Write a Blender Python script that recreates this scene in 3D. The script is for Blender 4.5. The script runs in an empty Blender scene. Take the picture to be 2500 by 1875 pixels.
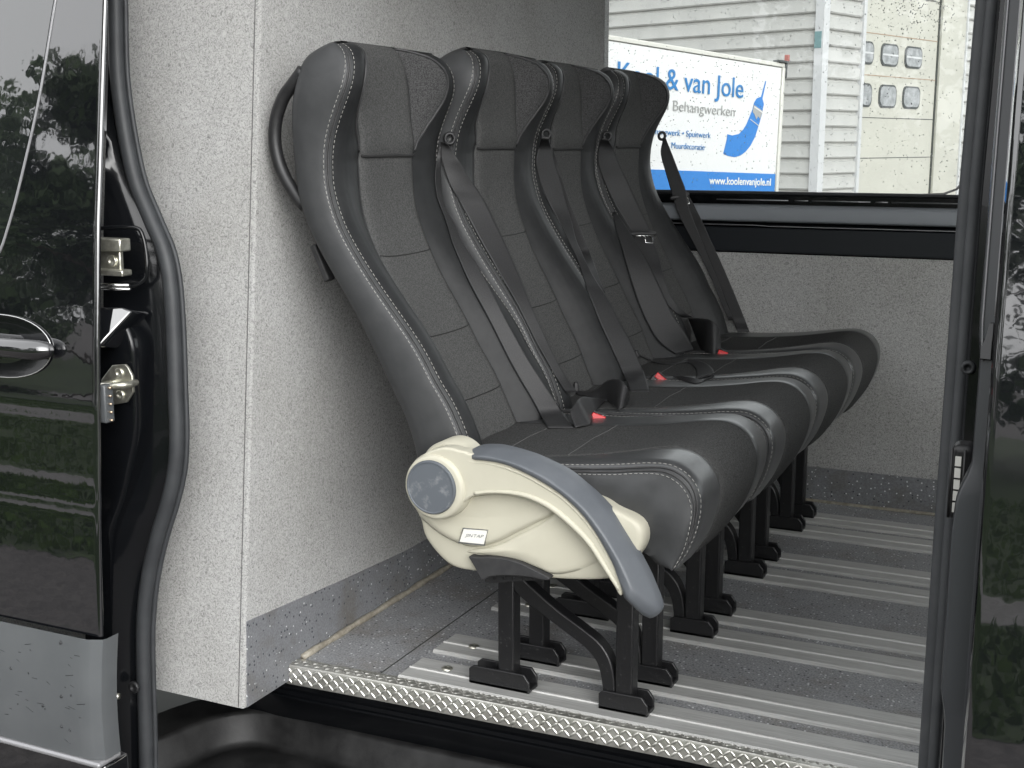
import bpy, bmesh, math, random
import numpy as np
from mathutils import Vector, Matrix
random.seed(7); np.random.seed(7)
scene = bpy.context.scene
COL = scene.collection
R = math.radians

# ------------------------------------------------------------------ helpers
def link(o, parent=None):
    COL.objects.link(o)
    if parent is not None:
        o.parent = parent
    return o

def tag(o, label=None, cat=None, group=None, kind=None):
    if label: o['label'] = label
    if cat: o['category'] = cat
    if group: o['group'] = group
    if kind: o['kind'] = kind
    return o

def empty(name, loc=(0, 0, 0)):
    o = bpy.data.objects.new(name, None)
    o.empty_display_size = 0.1
    o.location = loc
    COL.objects.link(o)
    return o

def mesh(name, verts, faces, mat, parent=None, smooth=True, loc=None, sharp=None, fix=True):
    me = bpy.data.meshes.new(name)
    me.from_pydata([tuple(map(float, v)) for v in verts], [], [tuple(f) for f in faces])
    me.validate()
    if fix:
        bm = bmesh.new(); bm.from_mesh(me)
        bmesh.ops.recalc_face_normals(bm, faces=bm.faces)
        bm.to_mesh(me); bm.free()
    if smooth:
        me.polygons.foreach_set('use_smooth', [True] * len(me.polygons))
        if sharp is not None:
            me.set_sharp_from_angle(angle=R(sharp))
    if mat is not None:
        me.materials.append(mat)
    o = bpy.data.objects.new(name, me)
    if loc is not None:
        o.location = loc
    return link(o, parent)

class MB:
    """collects simple shapes into one mesh"""
    def __init__(s): s.v = []; s.f = []
    def add(s, v, f):
        n = len(s.v); s.v += [tuple(p) for p in v]; s.f += [tuple(i + n for i in q) for q in f]
    def box(s, a, b):
        x0, y0, z0 = a; x1, y1, z1 = b
        s.add([(x0,y0,z0),(x1,y0,z0),(x1,y1,z0),(x0,y1,z0),(x0,y0,z1),(x1,y0,z1),(x1,y1,z1),(x0,y1,z1)],
              [(0,3,2,1),(4,5,6,7),(0,1,5,4),(1,2,6,5),(2,3,7,6),(3,0,4,7)])
    def obox(s, c, ax, ay, az):
        c, ax, ay, az = map(np.array, (c, ax, ay, az))
        v = [c + i*ax + j*ay + k*az for k in (-1, 1) for i, j in ((-1,-1),(1,-1),(1,1),(-1,1))]
        s.add(v, [(0,3,2,1),(4,5,6,7),(0,1,5,4),(1,2,6,5),(2,3,7,6),(3,0,4,7)])
    def tube(s, pts, r, n=8, closed=False):
        P = np.array(pts, float); m = len(P)
        rad = np.full(m, r) if np.isscalar(r) else np.array(r)
        T = np.zeros_like(P)
        for i in range(m):
            a = P[(i-1) % m] if (closed or i > 0) else P[i]
            b = P[(i+1) % m] if (closed or i < m-1) else P[i]
            T[i] = (b-a) / (np.linalg.norm(b-a) + 1e-12)
        u = np.cross(T[0], [0.3, 0.9, 0.31]); u /= np.linalg.norm(u)
        v = []; f = []
        for i in range(m):
            u = u - T[i]*np.dot(u, T[i]); u /= np.linalg.norm(u)
            w = np.cross(T[i], u)
            for k in range(n):
                t = 2*math.pi*k/n
                v.append(P[i] + rad[i]*(math.cos(t)*u + math.sin(t)*w))
        for i in range(m if closed else m-1):
            for k in range(n):
                j = (i+1) % m
                f.append((i*n+k, i*n+(k+1) % n, j*n+(k+1) % n, j*n+k))
        if not closed:
            f.append(tuple(range(n-1, -1, -1))); f.append(tuple((m-1)*n+k for k in range(n)))
        s.add(v, f)
    def build(s, name, mat, parent=None, smooth=False, sharp=None, bevel=0, seg=2, loc=None):
        o = mesh(name, s.v, s.f, mat, parent, smooth or sharp is not None or bevel > 0, loc, sharp if sharp is not None else (40 if not smooth else None))
        if bevel: bev(o, bevel, seg)
        return o

def bev(o, w, seg=2, ang=35):
    m = o.modifiers.new('bevel', 'BEVEL'); m.width = w; m.segments = seg
    m.limit_method = 'ANGLE'; m.angle_limit = R(ang); m.harden_normals = False
    return o

def spline(pts, n, closed=False):
    """Catmull-Rom through pts, n points spaced evenly along it"""
    P = np.array(pts, float)
    if closed: Q = np.vstack([P[-1], P, P[0], P[1]])
    else: Q = np.vstack([2*P[0]-P[1], P, 2*P[-1]-P[-2]])
    out = []
    for i in range(1, len(Q)-2):
        p0, p1, p2, p3 = Q[i-1], Q[i], Q[i+1], Q[i+2]
        for t in np.linspace(0, 1, 16, endpoint=False):
            out.append(.5*((2*p1)+(-p0+p2)*t+(2*p0-5*p1+4*p2-p3)*t*t+(-p0+3*p1-3*p2+p3)*t**3))
    out.append(Q[-2] if not closed else P[0])
    return resample(out, n, closed)

def resample(pts, n, closed=False):
    P = np.array(pts, float)
    d = np.r_[0, np.cumsum(np.linalg.norm(np.diff(P, axis=0), axis=1))]
    t = np.linspace(0, d[-1], n, endpoint=not closed)
    return np.stack([np.interp(t, d, P[:, k]) for k in range(P.shape[1])], 1)

def grid(name, G, mat, parent=None, loc=None, cyc=False, smooth=True, sharp=None, thick=0):
    """G: rows x cols x 3"""
    G = np.array(G); n, m = G.shape[:2]
    f = []
    for i in range(n-1):
        for j in range(m if cyc else m-1):
            k = (j+1) % m
            f.append((i*m+j, i*m+k, (i+1)*m+k, (i+1)*m+j))
    o = mesh(name, G.reshape(-1, 3), f, mat, parent, smooth, loc, sharp)
    if thick:
        s = o.modifiers.new('solid', 'SOLIDIFY'); s.thickness = thick; s.offset = 0
    return o

def prism(name, poly, y0, y1, mat, parent=None, bevel=0, seg=3, axes='xz', loc=None):
    """polygon in the x-z plane given thickness from y0 to y1"""
    n = len(poly)
    def p(a, b, t):
        return (a, t, b) if axes == 'xz' else ((t, a, b) if axes == 'yz' else (a, b, t))
    v = [p(a, b, y0) for a, b in poly] + [p(a, b, y1) for a, b in poly]
    f = [tuple(range(n)), tuple(range(2*n-1, n-1, -1))] + [(i, i+n, (i+1) % n + n, (i+1) % n) for i in range(n)]
    o = mesh(name, v, f, mat, parent, True, loc, 40)
    if bevel: bev(o, bevel, seg)
    return o

def dashes(curves, length=.0062, gap=.0036, w=.0011, h=.0009, mb=None):
    """stitches: short raised threads along each curve"""
    mb = mb or MB()
    for c in curves:
        P = np.array(c); d = np.r_[0, np.cumsum(np.linalg.norm(np.diff(P, axis=0), axis=1))]
        s = 0.002
        while s + length < d[-1]:
            a = np.array([np.interp(s, d, P[:, k]) for k in range(3)])
            b = np.array([np.interp(s+length, d, P[:, k]) for k in range(3)])
            mb.tube([a, (a+b)/2 + (0, 0, 0), b], [w*.7, w, w*.7], 5)
            s += length+gap
    return mb

# ------------------------------------------------------------------ materials
def nd(nt, typ, **kw):
    n = nt.nodes.new(typ)
    for k, v in kw.items():
        if k in n.inputs: n.inputs[k].default_value = v
        else: setattr(n, k, v)
    return n

def newmat(name, base=(.5,.5,.5), rough=.5, metal=0, spec=.5, **kw):
    m = bpy.data.materials.new(name); m.use_nodes = True
    b = m.node_tree.nodes['Principled BSDF']
    b.inputs['Base Color'].default_value = (*base, 1)
    b.inputs['Roughness'].default_value = rough
    b.inputs['Metallic'].default_value = metal
    b.inputs['Specular IOR Level'].default_value = spec
    for k, v in kw.items(): b.inputs[k].default_value = v
    return m

def ramp(nt, stops, interp='LINEAR'):
    r = nt.nodes.new('ShaderNodeValToRGB'); r.color_ramp.interpolation = interp
    e = r.color_ramp.elements
    while len(e) < len(stops): e.new(.5)
    for i, (p, c) in enumerate(stops):
        e[i].position = p; e[i].color = (*c, 1) if len(c) == 3 else c
    return r

def noisy(name, c0, c1, scale, rough=.5, bump=.1, bscale=None, bdist=.002, detail=4, lo=.35, hi=.65, metal=0, spec=.5, rvar=0, stretch=None, wrinkle=0, **kw):
    m = newmat(name, c0, rough, metal, spec, **kw); nt = m.node_tree; b = nt.nodes['Principled BSDF']
    tc = nd(nt, 'ShaderNodeTexCoord'); src = tc.outputs['Object']
    if stretch:
        mp = nd(nt, 'ShaderNodeMapping'); mp.inputs['Scale'].default_value = stretch
        nt.links.new(src, mp.inputs['Vector']); src = mp.outputs['Vector']
    n = nd(nt, 'ShaderNodeTexNoise', Scale=scale, Detail=detail, Roughness=.6); nt.links.new(src, n.inputs['Vector'])
    r = ramp(nt, [(lo, c0), (hi, c1)]); nt.links.new(n.outputs['Fac'], r.inputs['Fac'])
    nt.links.new(r.outputs['Color'], b.inputs['Base Color'])
    if bump:
        n2 = nd(nt, 'ShaderNodeTexNoise', Scale=bscale or scale*2, Detail=3); nt.links.new(src, n2.inputs['Vector'])
        bp = nd(nt, 'ShaderNodeBump', Strength=bump, Distance=bdist)
        nt.links.new(n2.outputs['Fac'], bp.inputs['Height']); nt.links.new(bp.outputs['Normal'], b.inputs['Normal'])
        if wrinkle:      # soft creases in the upholstery
            n4 = nd(nt, 'ShaderNodeTexNoise', Scale=15., Detail=3, Distortion=.8); nt.links.new(src, n4.inputs['Vector'])
            b4 = nd(nt, 'ShaderNodeBump', Strength=wrinkle, Distance=.006); nt.links.new(n4.outputs['Fac'], b4.inputs['Height'])
            nt.links.new(b4.outputs['Normal'], bp.inputs['Normal'])
    if rvar:
        mr = nd(nt, 'ShaderNodeMapRange'); mr.inputs[3].default_value = rough-rvar; mr.inputs[4].default_value = rough+rvar
        nt.links.new(n.outputs['Fac'], mr.inputs[0]); nt.links.new(mr.outputs[0], b.inputs['Roughness'])
    return m

def carpet(name, dark, mid, light, scale=230):
    m = newmat(name, mid, .95, 0, .1); nt = m.node_tree; b = nt.nodes['Principled BSDF']
    tc = nd(nt, 'ShaderNodeTexCoord')
    n0 = nd(nt, 'ShaderNodeTexNoise', Scale=60., Detail=2); nt.links.new(tc.outputs['Object'], n0.inputs['Vector'])
    mx = nd(nt, 'ShaderNodeMix', data_type='RGBA', blend_type='LINEAR_LIGHT'); mx.inputs[0].default_value = .012
    nt.links.new(tc.outputs['Object'], mx.inputs[6]); nt.links.new(n0.outputs['Color'], mx.inputs[7])
    n = nd(nt, 'ShaderNodeTexNoise', Scale=scale, Detail=3, Roughness=.75); nt.links.new(mx.outputs[2], n.inputs['Vector'])
    r = ramp(nt, [(.34, dark), (.47, mid), (.62, light)]); nt.links.new(n.outputs['Fac'], r.inputs['Fac'])
    n3 = nd(nt, 'ShaderNodeTexNoise', Scale=5., Detail=3); nt.links.new(tc.outputs['Object'], n3.inputs['Vector'])
    r3 = ramp(nt, [(.3, (.87,.865,.85)), (.7, (1,1,1))]); nt.links.new(n3.outputs['Fac'], r3.inputs['Fac'])
    mm = nd(nt, 'ShaderNodeMix', data_type='RGBA', blend_type='MULTIPLY'); mm.inputs[0].default_value = 1
    nt.links.new(r.outputs['Color'], mm.inputs[6]); nt.links.new(r3.outputs['Color'], mm.inputs[7])
    nt.links.new(mm.outputs[2], b.inputs['Base Color'])
    bp = nd(nt, 'ShaderNodeBump', Strength=.35, Distance=.002)
    nt.links.new(n.outputs['Fac'], bp.inputs['Height']); nt.links.new(bp.outputs['Normal'], b.inputs['Normal'])
    return m

def vinyl(name, base, rough=.45, grain=1.):
    """speckled safety flooring: white and dark chips in a grey blue ground, worn patches"""
    m = newmat(name, base, rough); nt = m.node_tree; b = nt.nodes['Principled BSDF']
    tc = nd(nt, 'ShaderNodeTexCoord')
    col = None
    n0 = nd(nt, 'ShaderNodeTexNoise', Scale=7., Detail=6, Roughness=.7); nt.links.new(tc.outputs['Object'], n0.inputs['Vector'])
    r0 = ramp(nt, [(.28, (base[0]*.72, base[1]*.66, base[2]*.58)), (.5, tuple(c*.95 for c in base)), (.7, tuple(c*1.08 for c in base))]); nt.links.new(n0.outputs['Fac'], r0.inputs['Fac'])
    nf = nd(nt, 'ShaderNodeTexNoise', Scale=230., Detail=3); nt.links.new(tc.outputs['Object'], nf.inputs['Vector'])
    rf = ramp(nt, [(.33, (1-.42*grain,)*3), (.68, (1+.28*grain,)*3)]); nt.links.new(nf.outputs['Fac'], rf.inputs['Fac'])
    mf = nd(nt, 'ShaderNodeMix', data_type='RGBA', blend_type='MULTIPLY'); mf.inputs[0].default_value = 1
    nt.links.new(r0.outputs['Color'], mf.inputs[6]); nt.links.new(rf.outputs['Color'], mf.inputs[7]); col = mf.outputs[2]
    for sc, thr, keep, c in ((95., .22, .62, (.72,.73,.74)), (80., .20, .6, (.045,.05,.06))):
        v = nd(nt, 'ShaderNodeTexVoronoi', Scale=sc); nt.links.new(tc.outputs['Object'], v.inputs['Vector'])
        l = nd(nt, 'ShaderNodeMath', operation='LESS_THAN'); l.inputs[1].default_value = thr; nt.links.new(v.outputs['Distance'], l.inputs[0])
        sp = nd(nt, 'ShaderNodeSeparateColor'); nt.links.new(v.outputs['Color'], sp.inputs[0])
        g = nd(nt, 'ShaderNodeMath', operation='GREATER_THAN'); g.inputs[1].default_value = keep; nt.links.new(sp.outputs[0], g.inputs[0])
        mu = nd(nt, 'ShaderNodeMath', operation='MULTIPLY'); nt.links.new(l.outputs[0], mu.inputs[0]); nt.links.new(g.outputs[0], mu.inputs[1])
        mx = nd(nt, 'ShaderNodeMix', data_type='RGBA'); nt.links.new(mu.outputs[0], mx.inputs[0]); nt.links.new(col, mx.inputs[6]); mx.inputs[7].default_value = (*c, 1)
        col = mx.outputs[2]
    nt.links.new(col, b.inputs['Base Color'])
    bp = nd(nt, 'ShaderNodeBump', Strength=.15, Distance=.001)
    nt.links.new(nf.outputs['Fac'], bp.inputs['Height']); nt.links.new(bp.outputs['Normal'], b.inputs['Normal'])
    return m

def paint(name, base=(.006,.0065,.008), rough=.04, wob=.0, ior=2.1, coat=1.0, spec=.7):
    m = newmat(name, base, rough, 0, .5); nt = m.node_tree; b = nt.nodes['Principled BSDF']
    b.inputs['Specular IOR Level'].default_value = spec; b.inputs['Coat Weight'].default_value = coat; b.inputs['Coat Roughness'].default_value = .015; b.inputs['Coat IOR'].default_value = ior
    tc = nd(nt, 'ShaderNodeTexCoord')
    n = nd(nt, 'ShaderNodeTexNoise', Scale=45., Detail=1); nt.links.new(tc.outputs['Object'], n.inputs['Vector'])
    bp = nd(nt, 'ShaderNodeBump', Strength=.035+wob, Distance=.002)
    nt.links.new(n.outputs['Fac'], bp.inputs['Height'])
    nt.links.new(bp.outputs['Normal'], b.inputs['Normal']); nt.links.new(bp.outputs['Normal'], b.inputs['Coat Normal'])
    return m

M = {}
M['leather'] = noisy('black_leatherette', (.044,.0455,.047), (.052,.0535,.055), 30, .46, .16, 900, .0006, spec=.38, wrinkle=.22)
M['bolster'] = noisy('matt_black_leatherette', (.018,.0188,.0196), (.024,.0248,.0256), 30, .5, .16, 900, .0006, spec=.28, wrinkle=.2)
M['worn_leather'] = noisy('worn_smooth_leatherette', (.038,.0395,.041), (.044,.0455,.047), 24, .36, .10, 700, .0006, spec=.6, wrinkle=.16, **{'Coat Weight': .5, 'Coat Roughness': .32, 'Coat IOR': 1.7})
M['seam_leather'] = noisy('piped_leatherette', (.040,.040,.041), (.056,.056,.057), 40, .5, .15, 700, .0006, spec=.4)
M['fabric'] = noisy('charcoal_seat_fabric', (.056,.0565,.056), (.112,.1125,.111), 330, .95, .6, 800, .0015, spec=.06, wrinkle=.22)
M['fabric_shaded'] = noisy('shaded_cushion_fabric', (.038,.0383,.038), (.086,.0863,.0855), 330, .95, .6, 800, .0015, spec=.06, wrinkle=.22)  # same seat fabric, shade of the upward cushion tops put into its colour
M['meshfab'] = noisy('black_mesh_fabric', (.03,.03,.031), (.10,.10,.10), 420, .85, .7, 600, .0015, spec=.2)
M['thread'] = newmat('grey_white_thread', (.34,.335,.315), .8)
M['darkthread'] = newmat('dark_seam_thread', (.02,.02,.02), .9)
M['palethread'] = newmat('grey_seam_thread', (.10,.10,.098), .9)
M['belt'] = noisy('black_belt_webbing', (.022,.022,.023), (.034,.034,.035), 500, .5, .25, 900, .0006, spec=.35)
M['plastic'] = noisy('black_moulded_plastic', (.014,.014,.015), (.022,.022,.023), 60, .45, .15, 600, .0008)
M['shellback'] = noisy('charcoal_back_shell', (.025,.025,.026), (.035,.035,.036), 60, .6, .2, 500, .0008)
M['cream'] = noisy('cream_moulded_plastic', (.50,.48,.39), (.53,.51,.415), 12, .42, .05, 400, .0006, spec=.4)
M['greypad'] = noisy('slate_grey_plastic', (.105,.115,.128), (.125,.135,.148), 15, .42, .08, 500, .0006, spec=.45)
M['worn'] = noisy('worn_slate_plastic', (.105,.117,.132), (.27,.28,.29), 42, .55, .1, 500, .0006, lo=.53, hi=.80)
M['steel'] = noisy('black_powder_coated_steel', (.011,.011,.012), (.075,.075,.074), 120, .40, .25, 260, .0012, spec=.5, rvar=.12, lo=.63, hi=.80)
M['weld'] = noisy('pale_weld_bead', (.10,.10,.10), (.35,.35,.34), 160, .6, .6, 300, .002)
M['alu'] = noisy('brushed_aluminium_rail', (.48,.48,.465), (.64,.64,.62), 34, .46, .08, 300, .0006, metal=.2, rvar=.08, stretch=(.4, 12, 12))
M['tread'] = noisy('bright_tread_plate', (.60,.59,.54), (.80,.79,.74), 26, .30, .1, 200, .0006, metal=.85, rvar=.08)
M['zinc'] = noisy('galvanised_steel', (.55,.54,.46), (.78,.77,.68), 70, .32, .12, 120, .001, metal=.9, rvar=.08)
M['carpet'] = carpet('speckled_grey_carpet', (.20,.20,.197), (.36,.36,.354), (.47,.47,.46), 260)
M['carpet2'] = carpet('grey_side_carpet', (.20,.20,.196), (.38,.38,.372), (.51,.51,.50), 260)
M['floor'] = vinyl('speckled_vinyl_floor', (.325,.33,.34))
M['skirt'] = vinyl('speckled_vinyl_skirting', (.215,.221,.233), .5, .5)
M['sealant'] = noisy('yellowed_sealant', (.24,.215,.17), (.38,.35,.29), 60, .5, .2, 120, .002)
M['rubber'] = noisy('door_seal_rubber', (.034,.036,.039), (.044,.047,.050), 20, .5, .06, 300, .0006, spec=.4)
M['rubber_grey'] = noisy('grey_seal_rubber', (.070,.074,.079), (.085,.089,.094), 20, .5, .06, 300, .0006, spec=.4)
M['blackpaint'] = paint('black_car_paint')
M['innerpaint'] = paint('black_inner_paint', (.0045,.005,.006), .16, coat=.25, ior=1.5, spec=.35)
M['glassdark'] = paint('tinted_cab_glass', (.012,.014,.014), .02)
M['steptray'] = noisy('scuffed_black_step_plastic', (.009,.009,.0092), (.026,.026,.026), 14, .5, .3, 240, .001, rvar=.06, spec=.35)
M['cladding'] = noisy('grey_bumper_plastic', (.088,.094,.098), (.102,.108,.112), 9, .33, .1, 300, .0006)
M['seamgrey'] = newmat('grey_carpet_seam', (.10,.10,.098), .9)
M['scratch'] = newmat('dark_scratch', (.03,.032,.034), .7)
M['trim'] = newmat('window_trim_strip', (.30,.30,.31), .3, .3)
M['red'] = newmat('red_release_button', (.60,.02,.025), .35)
M['chrome'] = newmat('chromed_tongue', (.75,.75,.74), .2, 1)
M['white'] = newmat('white_label', (.78,.77,.72), .5)
M['gold'] = newmat('contact_pin', (.7,.55,.4), .3, .9)
M['headliner'] = newmat('grey_headliner', (.62,.62,.61), .9)
M['wall_clad'] = noisy('cream_wall_cladding', (.43,.427,.41), (.48,.477,.455), 2.5, .55, .0)
M['wall_trim'] = newmat('white_corner_trim', (.54,.545,.55), .5)
M['door_panel'] = noisy('cream_door_panel', (.47,.46,.405), (.51,.50,.44), 1.6, .5, .0)
M['ledge_sheen'] = newmat('ledge_sheen_grey', (.25,.268,.29), .42)  # lighter grey stands in for window light reflected by the black ledge
M['navy'] = newmat('dark_cover', (.011,.0135,.017), .4)
M['edge'] = newmat('sky_sheen_door_edge', (.045,.048,.052), .3)  # greyer than the black paint, to stand in for its sky reflection
M['gap'] = newmat('dark_joint', (.05,.055,.05), .8)
M['joint'] = newmat('rust_tinted_joint', (.36,.27,.2), .8)
M['dframe'] = newmat('window_gasket', (.07,.075,.075), .6)
M['dglass'] = noisy('roller_door_glazing', (.20,.21,.215), (.36,.37,.375), 9, .2, .0)
M['signwhite'] = newmat('white_sign_board', (.72,.72,.715), .5)
M['trailer_white'] = newmat('trailer_frame_white', (.62,.61,.56), .45)
M['signblue'] = newmat('sign_blue', (.025,.19,.46), .5)
M['bandblue'] = newmat('band_blue', (.03,.20,.56), .5)
M['signgrey'] = newmat('sign_grey', (.36,.36,.35), .5)
M['asphalt'] = noisy('dark_paving', (.038,.034,.032), (.085,.076,.072), 22, .8, .3, 60, .01)
M['grass'] = noisy('grass_blades', (.024,.052,.005), (.05,.09,.011), 3, .7, .0, spec=.2)
M['turf'] = noisy('turf_soil', (.014,.028,.004), (.030,.052,.008), 5, .9, .3, 40, .02)
M['leaf'] = noisy('tree_leaf', (.025,.05,.014), (.055,.095,.025), 4, .55, .0)
M['bark'] = noisy('tree_bark', (.06,.045,.03), (.1,.08,.06), 20, .9, .4, 30, .02)
M['path'] = noisy('grey_path', (.10,.095,.09), (.16,.155,.15), 10, .85, .2, 40, .01)
M['greenlbl'] = newmat('teal_label', (.16,.27,.28), .5)
M['redlamp'] = newmat('red_marker', (.38,.14,.12), .4)

def glassmat(name):
    m = bpy.data.materials.new(name); m.use_nodes = True; nt = m.node_tree
    nt.nodes.clear()
    out = nd(nt, 'ShaderNodeOutputMaterial'); mix = nd(nt, 'ShaderNodeMixShader')
    tr = nd(nt, 'ShaderNodeBsdfTransparent'); tr.inputs[0].default_value = (.93,.95,.945,1)
    gl = nd(nt, 'ShaderNodeBsdfGlossy', Roughness=.01); gl.inputs[0].default_value = (1,1,1,1)
    fr = nd(nt, 'ShaderNodeFresnel', IOR=1.45)
    nt.links.new(fr.outputs[0], mix.inputs[0]); nt.links.new(tr.outputs[0], mix.inputs[1]); nt.links.new(gl.outputs[0], mix.inputs[2])
    nt.links.new(mix.outputs[0], out.inputs[0]); return m
M['glass'] = glassmat('window_glass')
M['drop'] = newmat('water_drop', (1,1,1), .0, 0, .5, **{'Transmission Weight': 1.0, 'IOR': 1.33})
M['dropglint'] = newmat('glint_water_drop', (.95,.95,.95), .1, 0, .5, **{'Transmission Weight': .35, 'IOR': 1.33})  # white base colour stands in for sky glints in clear drops
SKY, SUN, EXPO, CLOUD = 0.15, 0.7, 1.24, 6.0
# ------------------------------------------------------------------ seats
YK = [2.05 + .435*k for k in range(4)]          # near edge of each seat
PX, PZ = -1.10, .50                              # hinge of the backrest
W = .42                                          # distance between the two side seams
SEAM = [(-1.326,1.266),(-1.307,1.249),(-1.3005,1.231),(-1.3005,1.21),(-1.306,1.186),(-1.317,1.16),(-1.33,1.132),(-1.342,1.102),(-1.349,1.076),(-1.3525,1.045),(-1.351,1.001),(-1.3395,.956),(-1.321,.914),(-1.291,.867),(-1.255,.818),(-1.218,.772),(-1.185,.732),(-1.156,.692),(-1.128,.645),(-1.099,.602),(-1.078,.561),(-1.06,.515),(-1.048,.47)]
BACK = [(-1.326,1.267),(-1.348,1.265),(-1.374,1.255),(-1.397,1.241),(-1.41,1.224),(-1.418,1.206),(-1.423,1.188),(-1.429,1.165),(-1.432,1.145),(-1.4335,1.115),(-1.432,1.084),(-1.429,1.042),(-1.424,.993),(-1.412,.947),(-1.395,.909),(-1.367,.862),(-1.339,.82),(-1.309,.774),(-1.28,.726),(-1.25,.672),(-1.22,.616),(-1.194,.567),(-1.174,.508),(-1.165,.46)]
CENT = [(-1.392,1.276),(-1.378,1.270),(-1.366,1.248),(-1.358,1.2),(-1.351,1.14),(-1.342,1.085),(-1.3445,1.06),(-1.347,1.052),(-1.346,1.03),(-1.344,.985),(-1.337,.94),(-1.322,.895),(-1.300,.845),(-1.274,.797),(-1.229,.724),(-1.197,.667),(-1.161,.611),(-1.133,.555),(-1.109,.505),(-1.095,.46)]
NR = 150
def fracs(P):
    P = np.array(P); d = np.r_[0, np.cumsum(np.linalg.norm(np.diff(P, axis=0), axis=1))]; return d/d[-1]
S_ = spline(SEAM, NR); B_ = spline(BACK, NR); C_ = spline(CENT, NR)
# rows: seam and centre at about the same height
zr = lambda P: P[:, 1]
def byz(P, zs):
    o = np.argsort(P[:, 1]); return np.interp(zs, P[o, 1], P[o, 0])
def normal2(P):
    t = np.gradient(P, axis=0); t /= np.linalg.norm(t, axis=1)[:, None] + 1e-9
    n = np.stack([-t[:, 1], t[:, 0]], 1)
    return n * np.sign((n[:, 0:1]*1.0 + n[:, 1:2]*.3) + 1e-9)
N_ = normal2(C_)
def inset(z):
    t = np.clip((z-1.155)/.113, 0, .999)
    return .052*(1-np.sqrt(1-t*t))
IS, IB = inset(S_[:, 1]), inset(B_[:, 1])*.8
S_[:, 0] -= IS*.62; B_[:, 0] -= IB*.45
CK = np.array([(0,1,0),(.006,1,.004),(.014,1,.0085),(.026,.99,.0115),(.040,.93,.0115),(.053,.80,.0090),(.064,.60,.0055),(.074,.36,.001),(.0815,.16,-.0035),(.085,.10,-.006)])
COLS = [(y, float(np.interp(y, CK[:, 0], CK[:, 1])), float(np.interp(y, CK[:, 0], CK[:, 2]))) for y in [0,.006,.014,.020,.026,.031,.036,.040,.0445,.049,.053,.057,.061,.064,.067,.070,.074,.077,.0815,.085]]
SW = lambda y: y if y <= .014 else .014+(y-.014)*1.28
COLS = [(SW(y), a, d) for y, a, d in COLS]
NCOL = len(COLS)
# outer edge of the mesh wing: distance from the seam against height
WZ = [1.050,1.058,1.075,1.10,1.13,1.16,1.19,1.21,1.228,1.240,1.249,1.256,1.2605,1.263]
WY = [.090,.0815,.068,.053,.040,.031,.0265,.0265,.030,.036,.044,.056,.070,.090]
WY = [min(.0815, y+.010) if y < .08 else y for y in WY]
WY = [SW(y) for y in WY]
def in_wing(z, y): return 1.056 < z < 1.2625 and y > float(np.interp(z, WZ, WY))
INS = [(SW(.085),.10,-.006),(SW(.088),.07,-.0015),(SW(.094),.045,.001),(.123,.02,.0022),(.14,.005,.002),(.17,0,.0),(.21,0,-.001)]
def srow(col):
    y, a, d = col
    taper = np.clip(np.arange(NR)/5., 0, 1)**.6
    P = C_*(1-a) + S_*a + N_*d*taper[:, None]
    k = (W/2-y)/(W/2)
    yy = y + IS*np.sign(k)*abs(k)**.7
    return np.stack([P[:, 0]-PX, yy, P[:, 1]-PZ], 1)
def mir(c): return (W-c[0], c[1], c[2])
def side_cols(y0, sgn):
    out = []
    for f, dy in ((0,0),(.035,-.0045),(.10,-.0075),(.25,-.0115),(.5,-.0135),(.75,-.0115),(.92,-.006),(1,.004)):
        P = S_*(1-f) + B_*f
        out.append(np.stack([P[:, 0]-PX, y0+sgn*(dy+IS*(1-f)+IB*f), P[:, 1]-PZ], 1))
    return out
HEAD = int(np.argmin(abs(C_[:, 1]-1.058)))       # row of the head pad's lower seam
HM0, HM1 = 9, int(np.argmin(abs(C_[:, 1]-1.075)))

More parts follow.
